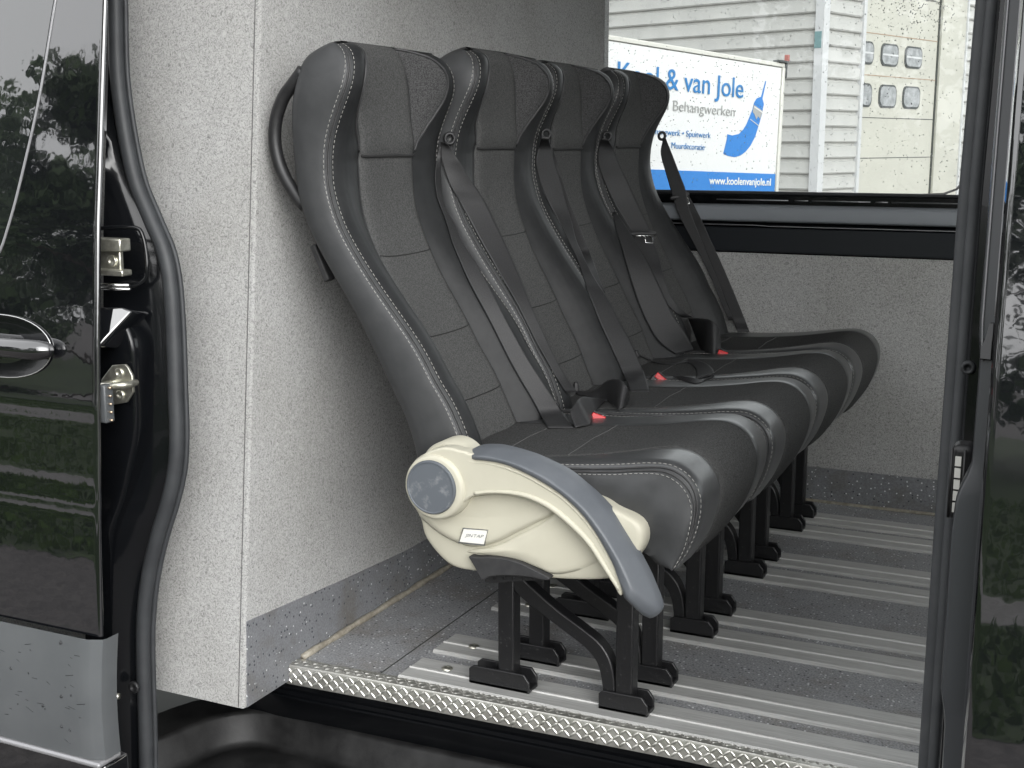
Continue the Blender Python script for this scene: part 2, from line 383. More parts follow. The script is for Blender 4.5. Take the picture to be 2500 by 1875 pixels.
def make_backrest(root):
    near = [srow(c) for c in COLS]; far = [srow(mir(c)) for c in COLS[::-1]]
    ins = [srow(c) for c in INS]; ins += [srow(mir(c)) for c in INS[-2::-1]]
    sn = side_cols(0, 1); sf = side_cols(W, -1)
    piv = (PX+.9, 0, PZ)
    # leather body: side panel + bolster on each side, one mesh
    v = []; f = []; fm = []
    def addgrid(cols, r0=0, r1=NR, hole=None, mid=lambda j: 0):
        G = np.stack(cols, 1)[r0:r1]; n, m = G.shape[:2]; b = len(v); v.extend(map(tuple, G.reshape(-1, 3)))
        for i in range(n-1):
            for j in range(m-1):
                if hole and hole(i+r0, j): continue
                f.append((b+i*m+j, b+i*m+j+1, b+(i+1)*m+j+1, b+(i+1)*m+j)); fm.append(mid(j))
    zc = lambda i: float(S_[i, 1])
    ym = lambda j: (COLS[j][0]+COLS[j+1][0])/2
    addgrid(sn[::-1] + near[1:], hole=lambda i, j: j >= 7 and in_wing(zc(i), ym(j-7)), mid=lambda j: 1 if j >= 8 else 0)
    addgrid(far[:-1] + sf, hole=lambda i, j: j < NCOL-1 and in_wing(zc(i), ym(NCOL-2-j)), mid=lambda j: 1 if j < NCOL-2 else 0)
    back = mesh('backrest', v, f, M['leather'], root, True, piv, 60)
    back.data.materials.append(M['bolster']); back.data.polygons.foreach_set('material_index', fm)
    # plastic shell behind
    bk = []
    for y, dx in ((.004,0),(.03,-.014),(.10,-.022),(.21,-.026),(.32,-.022),(.39,-.014),(.416,0)):
        P = B_.copy(); tt = np.clip(np.arange(NR)/14., 0, 1)
        lift = np.interp(y, [0, .21, .42], [0, .009, 0])*(1-tt)
        mix = C_[0]-B_[0]
        k = (1-tt)*np.interp(y, [.004, .08, .34, .416], [0, 1, 1, 0])
        kk_ = (W/2-y)/(W/2); bk.append(np.stack([P[:, 0]-PX+dx*tt+mix[0]*k, y+IB*kk_, P[:, 1]-PZ+mix[1]*k], 1))
    grid('back_shell', np.stack(bk, 1), M['shellback'], back)
    G = np.stack(ins, 1)
    grid('fabric_panel', G, M['fabric'], back)
    for cols, s in ((near, 1), (far, -1)):
        g = np.stack(cols if s == 1 else cols[::-1], 1); wv = []; wf_ = []; ix = {}
        for i in range(NR-1):
            for j in range(NCOL-1):
                if in_wing(zc(i), ym(j)):
                    q_ = []
                    for a_, b_ in ((i,j),(i,j+1),(i+1,j+1),(i+1,j)):
                        if (a_, b_) not in ix: ix[(a_, b_)] = len(wv); wv.append(tuple(g[a_, b_]))
                        q_.append(ix[(a_, b_)])
                    wf_.append(tuple(q_))
        mesh('mesh_wing', wv, wf_, M['meshfab'], back)
        e = []
        rowz = S_[:, 1]; o_ = np.argsort(rowz)
        for z_, y_ in zip(np.interp(np.linspace(0, 1, 70), np.linspace(0, 1, len(WZ)), WZ), np.interp(np.linspace(0, 1, 70), np.linspace(0, 1, len(WY)), WY)):
            if y_ > SW(.084): continue
            fi = float(np.interp(z_, rowz[o_], np.arange(NR)[o_])); i = min(NR-2, int(fi)); t_ = fi-i
            r_ = g[i]*(1-t_)+g[i+1]*t_; ys0 = [c_[0] for c_ in COLS]
            e.append([np.interp(y_, ys0, r_[:, k]) for k in range(3)])
        e = resample(e, 60)
        mb = MB(); mb.tube(e + (.0012, 0, .0008), .0027, 6); mb.build('piping', M['seam_leather'], back, True)
    # stitched seam lines across the fabric
    mb = MB()
    for zz, r in ((1.056, .0032), (.868, .0012), (.712, .0012), (.585, .0012)):
        i = int(np.argmin(abs(C_[:, 1]-zz)))
        P = G[i].copy(); u = np.linspace(-1, 1, len(P)); P[:, 2] += -.008*(1-u*u)*(1 if r < .002 else .3)
        P[:, 0] = [np.interp(z_, G[::-1, j, 2], G[::-1, j, 0]) for j, z_ in enumerate(P[:, 2])]
        mb = MB(); mb.tube(P[1:-1] + (.0003, 0, 0), r, 6); mb.build('panel_seam', M['darkthread'], back, True)
    mb = MB()
    for y, row in ((0, COLS[-1]), (1, mir(COLS[-1]))):
        P = srow(row)[12:]; mb = MB(); mb.tube(P + (.001, 0, 0), .0016, 6); mb.build('panel_piping', M['bolster'], back, True)
    # doubled rib and the two stitch rows on each side seam
    for y0, s in ((0, 1), (W, -1)):
        ribs = MB(); rows = []
        sc = side_cols(y0, s)
        base = srow((y0 if s == 1 else W, 1, 0))
        a = base*.85 + sc[2]*.15
        ribs.tube(np.vstack([base[1:] + (.0015, -.0006*s, .001), (a[1:] + (0, -.0018*s, 0))[::-1]]), .0019, 6)
        ribs.build('seam_rib', M['seam_leather'], back, True)
        rows.append(sc[2][1:] + (0, -.0012*s, 0)); rows[-1] = sc[1][1:]*.55 + sc[2][1:]*.45 + (0, -.0012*s, 0)
        fr = srow((.0075, 1, .0052) if s == 1 else (W-.0075, 1, .0052)); rows.append(fr[1:] + (.0007, 0, .0005))
        for rw in rows: dashes([rw], .0062, .0034, .00072).build('stitching', M['thread'], back, True)
    # belt outlet at the far shoulder
    mb = MB(); t = np.linspace(0, 2*math.pi, 20, endpoint=False)
    mb.tube([(.008*math.cos(a), .006*math.cos(a), .011*math.sin(a)) for a in t], .0042, 8, True)
    mb.build('belt_guide', M['plastic'], back, True, loc=(-1.318-PX, W+.002, 1.090-PZ))
    return back

CSEAM = [(-1.13,.508),(-1.06,.510),(-.98,.513),(-.896,.516),(-.821,.520),(-.750,.528),(-.695,.5365),(-.660,.5385),(-.634,.530),(-.616,.514),(-.606,.492),(-.6045,.468),(-.609,.44),(-.617,.413),(-.628,.388),(-.643,.362)]
NC = 110
CS = spline(CSEAM, NC)
CN = np.gradient(CS, axis=0); CN /= np.linalg.norm(CN, axis=1)[:, None]; CN = np.stack([-CN[:, 1], CN[:, 0]], 1)
cu = np.linspace(0, 1, NC)
def crow(y, lift):
    """lift: list of (u, normal offset)"""
    d = np.interp(cu, [a for a, _ in lift], [b for _, b in lift])
    k = np.ones(7)/7; d = np.convolve(np.r_[[d[0]]*3, d, [d[-1]]*3], k, 'valid')
    P = CS + CN*d[:, None]
    return np.stack([P[:, 0]+.9, np.zeros(NC)+y, P[:, 1]], 1)
L_b = [(0,.002),(.3,.006),(.48,.0125),(.60,.0135),(.70,.0115),(.80,.010),(1,.004)]
L_e = [(0,.001),(.3,.0045),(.48,.011),(.6,.0145),(.72,.0145),(.82,.0135),(1,.005)]
L_i = [(0,-.004),(.3,.002),(.48,.009),(.6,.0145),(.72,.0175),(.84,.0195),(1,.008)]
sc_ = lambda L, s: [(a, b*s) for a, b in L]
CW = .425
CB = [(0, sc_(L_b, 0)), (.005, sc_(L_b, .4)), (.012, sc_(L_b, .75)), (.024, sc_(L_b, .95)), (.05, L_b), (.08, sc_(L_e, 1.0)), (.096, [(a, b-.0008) for a, b in L_e]), (.100, [(a, b-.003) for a, b in L_e])]
CI = [(.100, [(a, b-.003) for a, b in L_e]), (.103, [(a, b-.0005) for a, b in L_e]), (.115, [(a, (b*.7+c*.3)+.0005) for (a, b), (_, c) in zip(L_e, L_i)]), (.15, L_i), (.2125, [(a, b+.001) for a, b in L_i])]
CBOT = spline([(-1.13,.425),(-.95,.405),(-.80,.392),(-.71,.384),(-.675,.366),(-.6435,.3605)], NC)

def yv(y):
    """leather border of the near side: narrow at the rear, wide at the nose"""
    k = np.interp(cu, [0, .12, .45, .62, 1], [.24, .28, .70, .92, .95])
    return y*(1-(1-k)*np.clip((.2125-y)/.1125, 0, 1)) if y < .2 else y
def make_cushion(root):
    nb = [crow(yv(y), L) for y, L in CB]; fb = [crow(CW-y, L) for y, L in CB[::-1]]
    ci = [crow(yv(y), L) for y, L in CI]; ci += [crow(CW-y, L) for y, L in CI[-2::-1]]
    v = []; f = []; fm = []
    def addgrid(cols, mid=lambda j: 0):
        G = np.stack(cols, 1); n, m = G.shape[:2]; b = len(v); v.extend(map(tuple, G.reshape(-1, 3)))
        for i in range(n-1):
            for j in range(m-1): f.append((b+i*m+j, b+i*m+j+1, b+(i+1)*m+j+1, b+(i+1)*m+j)); fm.append(mid(j))
    def side(y0, s):
        out = []
        for q, dy in ((0,0),(.05,-.004),(.13,-.008),(.28,-.012),(.45,-.013),(.62,-.011),(.8,-.007),(.95,-.002),(1,.01)):
            P = CS*(1-q) + CBOT*q
            wr = .0055*np.sin(P[:, 0]*30 + P[:, 1]*52 + .6)*math.sin(math.pi*q) + .0025*np.sin(P[:, 0]*85 - P[:, 1]*60+1)*math.sin(math.pi*q)
            out.append(np.stack([P[:, 0]+.9, np.full(NC, y0)+s*(dy+wr), P[:, 1]], 1))
        return out
    sn = side(0, 1); sf = side(CW, -1)
    addgrid(sn[::-1] + nb[1:], lambda j: 1 if j < 8 else 0); addgrid(fb[:-1] + sf, lambda j: 1 if j >= len(fb)-1 else 0)
    # underside
    u = [np.stack([CBOT[:, 0]+.9, np.full(NC, y), CBOT[:, 1]+dz], 1) for y, dz in ((.01,0),(.08,.003),(CW-.08,.003),(CW-.01,0))]
    addgrid(u)
    c = mesh('cushion', v, f, M['worn_leather'], root, True, None, 60)
    c.data.materials.append(M['leather']); c.data.polygons.foreach_set('material_index', fm)
    G = np.stack(ci, 1)
    # fabric runs over the nose and under the lip
    lip = G[-1].copy(); lip[:, 0] -= .05; lip[:, 2] += .012
    grid('fabric_panel', np.concatenate([G, lip[None]]), M['fabric_shaded'], c)
    mb = MB()
    for u0, sl in ((.16, .10), (.36, .10)):
        P = []
        for j in range(G.shape[1]):
            y = G[0, j, 1]; k = (u0 + sl*(abs(y-CW/2)/(CW/2))**2*.25)*(NC-1); i = int(k); q = k-i
            P.append(G[i, j]*(1-q) + G[i+1, j]*q)
        mb = MB(); mb.tube(np.array(P)[1:-1] + (0, 0, .0004), .0009, 6); mb.build('panel_seam', M['palethread'], c, True)
    for y0, s, S in ((0, 1, sn), (CW, -1, sf)):
        ribs = MB(); rows = []
        a = S[1]*.7 + S[0]*.3
        ribs.tube(np.vstack([S[0] + (0, -.0008*s, .001), (a + (0, -.0008*s, 0))[::-1]]), .0020, 6)
        ribs.build('seam_rib', M['seam_leather'], c, True)
        rows.append(S[1]*.75 + S[2]*.25 + (0, -.0014*s, 0))
        rr = crow((.0055 if s == 1 else CW-.0055), sc_(L_b, .45)); rows.append(rr + (.0004, 0, .0010))
        for rw in rows: dashes([rw], .0062, .0034, .00072).build('stitching', M['thread'], c, True)
    return c

def foot_mesh(x0, x1, y):
    mb = MB(); h = .045; t = .006; hw = .022
    mb.box((x0+.9, y-hw, .006), (x1+.9, y+hw, .014))
    for s in (-1, 1):
        pts = [(x0+.9, .006), (x1+.9-.004, .006), (x1+.9, .012), (x1+.9, h-.016), (x1+.9-.012, h), (x0+.9+.010, h), (x0+.9, h-.008)]
        n = len(pts); ya, yb = (y+s*hw-(t if s > 0 else 0), y+s*hw+(0 if s > 0 else t))
        mb.add([(a, ya, b) for a, b in pts] + [(a, yb, b) for a, b in pts],
               [tuple(range(n)), tuple(range(2*n-1, n-1, -1))] + [(i, i+n, (i+1) % n+n, (i+1) % n) for i in range(n)])
    return mb
def make_legs(root):
    for y in (.13, .278):
        fr = MB(); fr.box((-1.09+.9, y-.018, .325), (-.70+.9, y+.018, .36))
        fr = fr.build('leg_frame', M['steel'], root, bevel=.004)
        mb = MB(); mb.box((-1.055+.9, y-.0175, .016), (-1.020+.9, y+.0175, .324)); mb.build('rear_leg', M['steel'], fr, bevel=.0035)
        mb = MB(); mb.box((-.805+.9, y-.0175, .016), (-.770+.9, y+.0175, .324)); mb.build('front_leg', M['steel'], fr, bevel=.0035)
        up = spline([(-1.022,.285),(-1.004,.246),(-.975,.222),(-.925,.188),(-.875,.16),(-.838,.136),(-.816,.105),(-.8065,.06),(-.8065,.016)], 40)
        lo = spline([(-1.058+.02,.262),(-1.036,.235),(-1.006,.203),(-.959,.174),(-.904,.143),(-.866,.12),(-.842,.092),(-.832,.05),(-.832,.016)], 40)
        poly = [(a+.9, b) for a, b in up] + [(a+.9, b) for a, b in lo[::-1]]
        v = []; f = []
        for (a, b), (c, d) in zip(up, lo):
            v += [(a+.9, y-.0155, b), (a+.9, y+.0155, b), (c+.9, y+.0155, d), (c+.9, y-.0155, d)]
        for i in range(39):
            for k in range(4): f.append((i*4+k, i*4+(k+1) % 4, i*4+4+(k+1) % 4, i*4+4+k))
        f += [(0,1,2,3), tuple(39*4+k for k in (3,2,1,0))]
        bev(mesh('brace', v, f, M['steel'], fr, True, None, 35), .003)
        for x0, x1, pc, dark in ((-1.118,-.984,-1.0375,0), (-.837,-.737,-.7875,1)):
            ft = foot_mesh(x0, x1, y).build('foot', M['steel'], fr, bevel=.002)
            for yy in (-.019, .019):
                w = MB()
                p = [(pc+.9-.019+.038*i/12, y+yy*1.0, .0165+.0015*math.sin(i*2.1)) for i in range(13)]
                w.tube(p, [.0022+.0008*math.sin(i*1.7) for i in range(13)], 6); w.build('weld', M['weld'], fr, True)
    return

def make_seat():
    root = empty('passenger_seat', (-.9, YK[0], 0))
    make_backrest(root); make_cushion(root); make_legs(root)
    # recline lever on the rear edge of the near side
    return root

def copy_tree(o, parent=None):
    c = o.copy(); COL.objects.link(c)
    if parent is not None: c.parent = parent
    for ch in list(o.children): copy_tree(ch, c)
    return c

seats = [make_seat()]
for k in (1, 2, 3):
    s = copy_tree(seats[0]); s.location = (-.9, YK[k], 0); seats.append(s)
SL = ['black leatherette seat nearest the open door, with a cream side shell and armrest',
      'second black seat from the open door, with a belt loop beside its red buckle',
      'third black seat from the open door, a thin belt loop lying behind its buckle',
      'black seat beside the window, its headrest in front of the blue lettered sign']
for k, s in enumerate(seats):
    tag(s, SL[k], 'seat', 'seats in the row of four')
    for ch in s.children:
        if ch.name.split('.')[0] == 'backrest':
            ch.rotation_euler[1] = R([0, 3.3, 2.5, 3.5][k])
        if ch.name.split('.')[0] == 'cushion' and k:
            ch.rotation_euler[2] = R([0, .35, -.3, .25][k]); ch.rotation_euler[1] = R([0, .25, -.2, .1][k])
        if k == 0 and ch.name.split('.')[0] in ('cushion',):
            ch.location = (-.004, -.03, -.003); ch.scale = (1, 1.07, 1)

# ---- cream side shell, armrest and fittings on the seat at the door
s0 = seats[0]
Y0 = -YK[0]
def wx(pts): return [(a+.9, b) for a, b in pts]
def yl(y): return y - YK[0]
shell_o = spline(wx([(-1.123,.505),(-1.145,.484),(-1.151,.458),(-1.141,.425),(-1.125,.399),(-1.117,.37),(-1.101,.348),(-1.076,.326),(-1.05,.315),(-1.006,.314),(-.95,.317),(-.86,.323),(-.80,.329),(-.755,.337),(-.738,.345),(-.703,.383),(-.691,.405),(-.688,.423),(-.690,.437),(-.700,.448),(-.728,.460),(-.786,.480),(-.86,.503),(-.95,.515),(-1.06,.52)]), 110, True)
cen = np.array([-.92+.9, .42])
rings = []
for sc, y in ((.985,2.035),(1.0,2.022),(1.0,1.99),(.992,1.981),(.975,1.976),(.94,1.9745),(.85,1.972),(.6,1.970),(.3,1.969)):
    P = cen + (shell_o-cen)*sc; rings.append(np.stack([P[:, 0], np.full(len(P), yl(y)), P[:, 1]], 1))
G = np.array(rings); n, m = G.shape[:2]
v = list(G.reshape(-1, 3)) + [(cen[0], yl(1.9685), cen[1])]
f = [(i*m+j, i*m+(j+1) % m, (i+1)*m+(j+1) % m, (i+1)*m+j) for i in range(n-1) for j in range(m)] + [((n-1)*m+j, (n-1)*m+(j+1) % m, n*m) for j in range(m)]
shell = mesh('side_shell', v, f, M['cream'], s0, True, None, 50)
shell['label'] = 'cream plastic side shell below the armrest'
# raised upper leaf and lower swell of the shell: domed patches
def dome(name, outline, y_edge, h, mat, parent, nring=7, edge=.004, cen=None, n=90):
    P0 = spline(outline, n, True); c = np.array(cen) if cen is not None else P0.mean(0)
    rings = [(1.0, y_edge+.006)]
    for i in range(nring):
        t = i/(nring-1)
        rings.append((1-(edge/.1)*min(1, i) - .92*(t**1.15)*(1 if i else 0), y_edge - h*math.sin(min(1, t*1.0)*math.pi/2)))
    V = []; F = []
    for sc, y in rings:
        P = c + (P0-c)*max(sc, .03); V += [(a, yl(y), b) for a, b in P]
    k = len(rings)
    V.append((c[0], yl(y_edge-h), c[1]))
    for i in range(k-1):
        for j in range(n): F.append((i*n+j, i*n+(j+1) % n, (i+1)*n+(j+1) % n, (i+1)*n+j))
    for j in range(n): F.append(((k-1)*n+j, (k-1)*n+(j+1) % n, k*n))
    return mesh(name, V, F, mat, parent, True, None, 60)
zz = lambda *p: [(((950+x/3.16)*.8848), ((1050+y/3.16)*.8848)) for x, y in p]
LEAF = [(-1.122,.413),(-1.102,.392),(-1.069,.374),(-1.037,.365),(-1.011,.362),(-.985,.368),(-.954,.381),(-.918,.403),(-.880,.426),(-.846,.448),(-.856,.465),(-.893,.475),(-.943,.476),(-1.021,.459),(-1.074,.429)]
SWELL = [(-1.024,.351),(-.995,.351),(-.954,.352),(-.918,.350),(-.880,.341),(-.853,.335),(-.818,.343),(-.789,.357),(-.763,.378),(-.780,.407),(-.819,.437),(-.846,.446),(-.880,.424),(-.918,.401),(-.954,.379),(-.985,.366),(-1.006,.361)]
def relief(name, outline, zs_edge, hfun, mat, parent, yb, n=110, nr=10):
    """a shallow moulded relief: outline in x-z, height above the shell by hfun(x, z, q), q = 0 at the rim, 1 inside"""
    P0 = spline(wx(outline), n, True); c = P0.mean(0)
    V = []; F = []
    for i in range(nr):
        q = i/(nr-1)
        for a, b in c + (P0-c)*(1-.97*q):
            V.append((a, yl(yb - hfun(a-.9, b, q)), b))
    V = [(a, yl(yb+.004), b) for a, b in P0] + V
    k = nr+1
    V.append((c[0], yl(yb-hfun(c[0]-.9, c[1], 1)), c[1]))
    for i in range(k-1):
        for j in range(n): F.append((i*n+j, i*n+(j+1) % n, (i+1)*n+(j+1) % n, (i+1)*n+j))
    for j in range(n): F.append(((k-1)*n+j, (k-1)*n+(j+1) % n, k*n))
    return mesh(name, V, F, mat, parent, True, None, 60)
relief('upper_leaf', LEAF, 0, lambda x, z, q: .0095*min(1, q*14)**.5 + .006*max(0, min(1, (.47-z)/.10))*min(1, q*4) - .004*q, M['cream'], shell, 1.971)
relief('lower_swell', SWELL, 0, lambda x, z, q: .0035*min(1, q*10)**.5 + .007*math.sin(min(1, q*1.3)*math.pi/2)*max(.2, min(1, (-.76-x)/.15)), M['cream'], shell, 1.971)
LOWC = [(-1.012,.349),(-.994,.350),(-.955,.355),(-.917,.353),(-.886,.344),(-.856,.3335),(-.853,.329),(-.861,.3265),(-.891,.3275),(-.929,.325),(-.958,.320),(-.973,.315),(-.985,.3075),(-.994,.321),(-1.004,.337)]
prism('lower_cover', wx(spline(LOWC, 70, True)), yl(1.955), yl(2.03), M['shellback'], shell, .003)
prism('tilt_grip', wx(spline([(-.992,.300),(-.980,.3105),(-.939,.3195),(-.900,.3215),(-.868,.3195),(-.926,.3075),(-.965,.299),(-.984,.2965)], 60, True)), yl(1.978), yl(2.03), M['plastic'], shell, .003)
mb = MB()
for i in range(5):
    x = -.972+.9+.019*i
    mb = MB(); mb.tube([(x, yl(1.9765), .3045+.003*i), (x+.003, yl(1.9765), .313+.0015*i)], .0009, 5); mb.build('grip_rib', M['plastic'], shell, True)
# label plate with its worn word mark
lab = prism('maker_label', wx([(-1.021,.399),(-.974,.402),(-.981,.376),(-1.030,.374)]), yl(1.9545), yl(1.968), M['white'], shell, .0008)
lab['label'] = 'white maker label with a faint grey word mark'
fr = MB()
q = wx([(-1.0225,.4005),(-.9725,.4035),(-.9797,.3745),(-1.0315,.3725)])
fr.tube([(a, yl(1.9552), b) for a, b in q], .0009, 6, True); fr.build('label_frame', M['greypad'], shell, True)
def text(name, body, mat, parent, loc, size, sx=1, shear=0, rot=None, bold=0, ext=.0004, align='LEFT', space=1):
    cu = bpy.data.curves.new(name, 'FONT'); cu.body = body; cu.size = size; cu.extrude = ext; cu.shear = shear
    cu.offset = bold; cu.align_x = align; cu.space_character = space; cu.materials.append(mat)
    o = bpy.data.objects.new(name, cu); o.location = loc; o.rotation_euler = rot or (math.pi/2, 0, 0); o.scale = (sx, 1, 1)
    link(o, parent)
    return o
def solid(o):
    """turn lettering into a plain mesh object"""
    bpy.context.view_layer.update()
    me = bpy.data.meshes.new_from_object(o.evaluated_get(bpy.context.evaluated_depsgraph_get()))
    n = bpy.data.objects.new(o.name, me); n.location = o.location; n.rotation_euler = o.rotation_euler; n.scale = o.scale
    nm, pa = o.name, o.parent
    bpy.data.objects.remove(o); n.name = nm
    return link(n, pa)
solid(text('word_mark', 'JINTAP', M['greypad'], shell, (-1.0175+.9, yl(1.9541), .3855), .0086, 1.34, .35, (math.pi/2, R(-4), 0), -.0002))
# armrest
PADO = [(-1.008,.546),(-.998,.551),(-.973,.555),(-.945,.555),(-.895,.547),(-.858,.536),(-.824,.523),(-.796,.505),(-.772,.488),(-.738,.456),(-.703,.406),(-.686,.379),(-.672,.354),(-.654,.313),(-.653,.297),(-.666,.285),(-.677,.285),(-.698,.301),(-.713,.320)]
PADI = [(-.714,.336),(-.718,.358),(-.725,.378),(-.738,.401),(-.762,.437),(-.790,.468),(-.824,.493),(-.858,.510),(-.895,.524),(-.932,.534),(-.970,.536),(-1.005,.534),(-1.011,.539)]
ARMLOW = [(-.713,.325),(-.737,.362),(-.771,.408),(-.809,.440),(-.846,.463),(-.883,.475),(-.917,.478),(-.958,.475),(-.993,.467),(-1.009,.456),(-1.030,.438),(-1.062,.424),(-1.088,.423),(-1.112,.434),(-1.127,.455),(-1.131,.474),(-1.125,.499),(-1.104,.523)]
ARMTOP = [(-1.087,.537),(-1.068,.546),(-1.050,.551),(-1.032,.551),(-1.021,.549),(-1.008,.548)]
arm_poly = ARMLOW + ARMTOP + [(-.995,.545),(-.945,.545),(-.895,.537),(-.858,.525),(-.824,.510),(-.790,.487),(-.762,.458),(-.738,.425),(-.722,.392),(-.712,.360)]
arm = prism('armrest', wx(spline(arm_poly, 130, True)), yl(1.936), yl(1.966), M['cream'], s0, .0055, 4)
po = spline(PADO, 90); pi_ = spline((np.array(PADI)[::-1]).tolist() + [(-.7135,.325)], 90)
Gp = []
for (xo, zo), (xi, zi), t in zip(po, pi_, np.linspace(0, 1, 90)):
    e = min(1, t*14, (1-t)*9)**.5; q = []
    for k, y in ((0, 1.958), (0, 1.938), (.03, 1.9325), (.10, 1.9300), (.40, 1.9270), (.47, 1.9275), (.55, 1.9325), (.80, 1.9490), (.94, 1.9600), (1, 1.968), (1, 1.985)):
        x_ = xi+(xo-xi)*k; z_ = zi+(zo-zi)*k
        q.append((x_+.9, yl(1.96-(1.96-y)*e if y < 1.96 else y), z_))
    Gp.append(q)
pad = grid('arm_pad', Gp, M['greypad'], arm, sharp=70)
mb = MB()
low = spline([(-.716,.338),(-.737,.367),(-.771,.413),(-.809,.4455),(-.846,.4685),(-.883,.4805),(-.917,.4835),(-.958,.4805),(-.990,.4735)], 70)
mb.tube([(a+.9, yl(1.9375), b) for a, b in low], [.0035+.0025*math.sin(math.pi*min(1, i/60)) for i in range(70)], 8)
g = spline([(-1.03,.541),(-.996,.530),(-.965,.5305),(-.930,.5265),(-.893,.5175),(-.856,.5025),(-.822,.4855),(-.788,.4585),(-.759,.4255),(-.740,.395),(-.728,.372),(-.7205,.352)], 70)
mb.tube([(a+.9, yl(1.9375), b) for a, b in g], [.0012+.002*math.sin(math.pi*i/69) for i in range(70)], 8)
mb.build('moulded_ridge', M['cream'], arm, True)
def disc(name, cx, cz, prof, mat, parent, n=64):
    """turned round cap; prof: (radius, y)"""
    V = []; F = []
    for r, y in prof:
        V += [(cx+.9+r*math.cos(2*math.pi*k/n), yl(y), cz+r*math.sin(2*math.pi*k/n)) for k in range(n)]
    m = len(prof)
    for i in range(m-1):
        for k in range(n): F.append((i*n+k, i*n+(k+1) % n, (i+1)*n+(k+1) % n, (i+1)*n+k))
    F.append(tuple((m-1)*n+k for k in range(n)))
    return mesh(name, V, F, mat, parent, True, None, 45)
disc('pivot_housing', -1.068, .4765, [(.062,1.97),(.062,1.945),(.060,1.938),(.0585,1.9325),(.0555,1.9295),(.052,1.929)], M['cream'], arm)
cap = disc('pivot_cap', -1.0715, .4775, [(.0495,1.936),(.0495,1.9265),(.0475,1.9235),(.0455,1.9235),(.0445,1.9245),(.043,1.9245),(.02,1.9238)], M['worn'], arm)
cap['label'] = 'slate grey pivot cap with pale scuff marks'
# second pivot lug behind the arm
disc('pivot_lug', -1.062, .498, [(.054,2.03),(.054,1.975),(.05,1.969)], M['cream'], shell)
# grab handle and recline lever behind the nearest backrest
gp = spline([(-1.410,1.215),(-1.437,1.187),(-1.455,1.168),(-1.471,1.138),(-1.479,1.106),(-1.479,1.073),(-1.471,1.041),(-1.457,1.012),(-1.432,.978),(-1.415,.962)], 40)
mb = MB(); mb.tube([(a+.9, yl(2.062), b) for a, b in gp], .0125, 12); mb.build('grab_handle', M['plastic'], s0, True)
mb = MB(); mb.obox((-1.394+.9, yl(2.085), .852), (.016, 0, -.034), (0, .012, 0), (.006, 0, .003)); mb.build('recline_lever', M['shellback'], s0, bevel=.003)
mb = MB(); mb.obox((-1.335+.9, yl(2.13), .775), (.007, 0, -.014), (0, .02, 0), (.012, 0, .006)); mb.build('cable_bracket', M['shellback'], s0, bevel=.003)
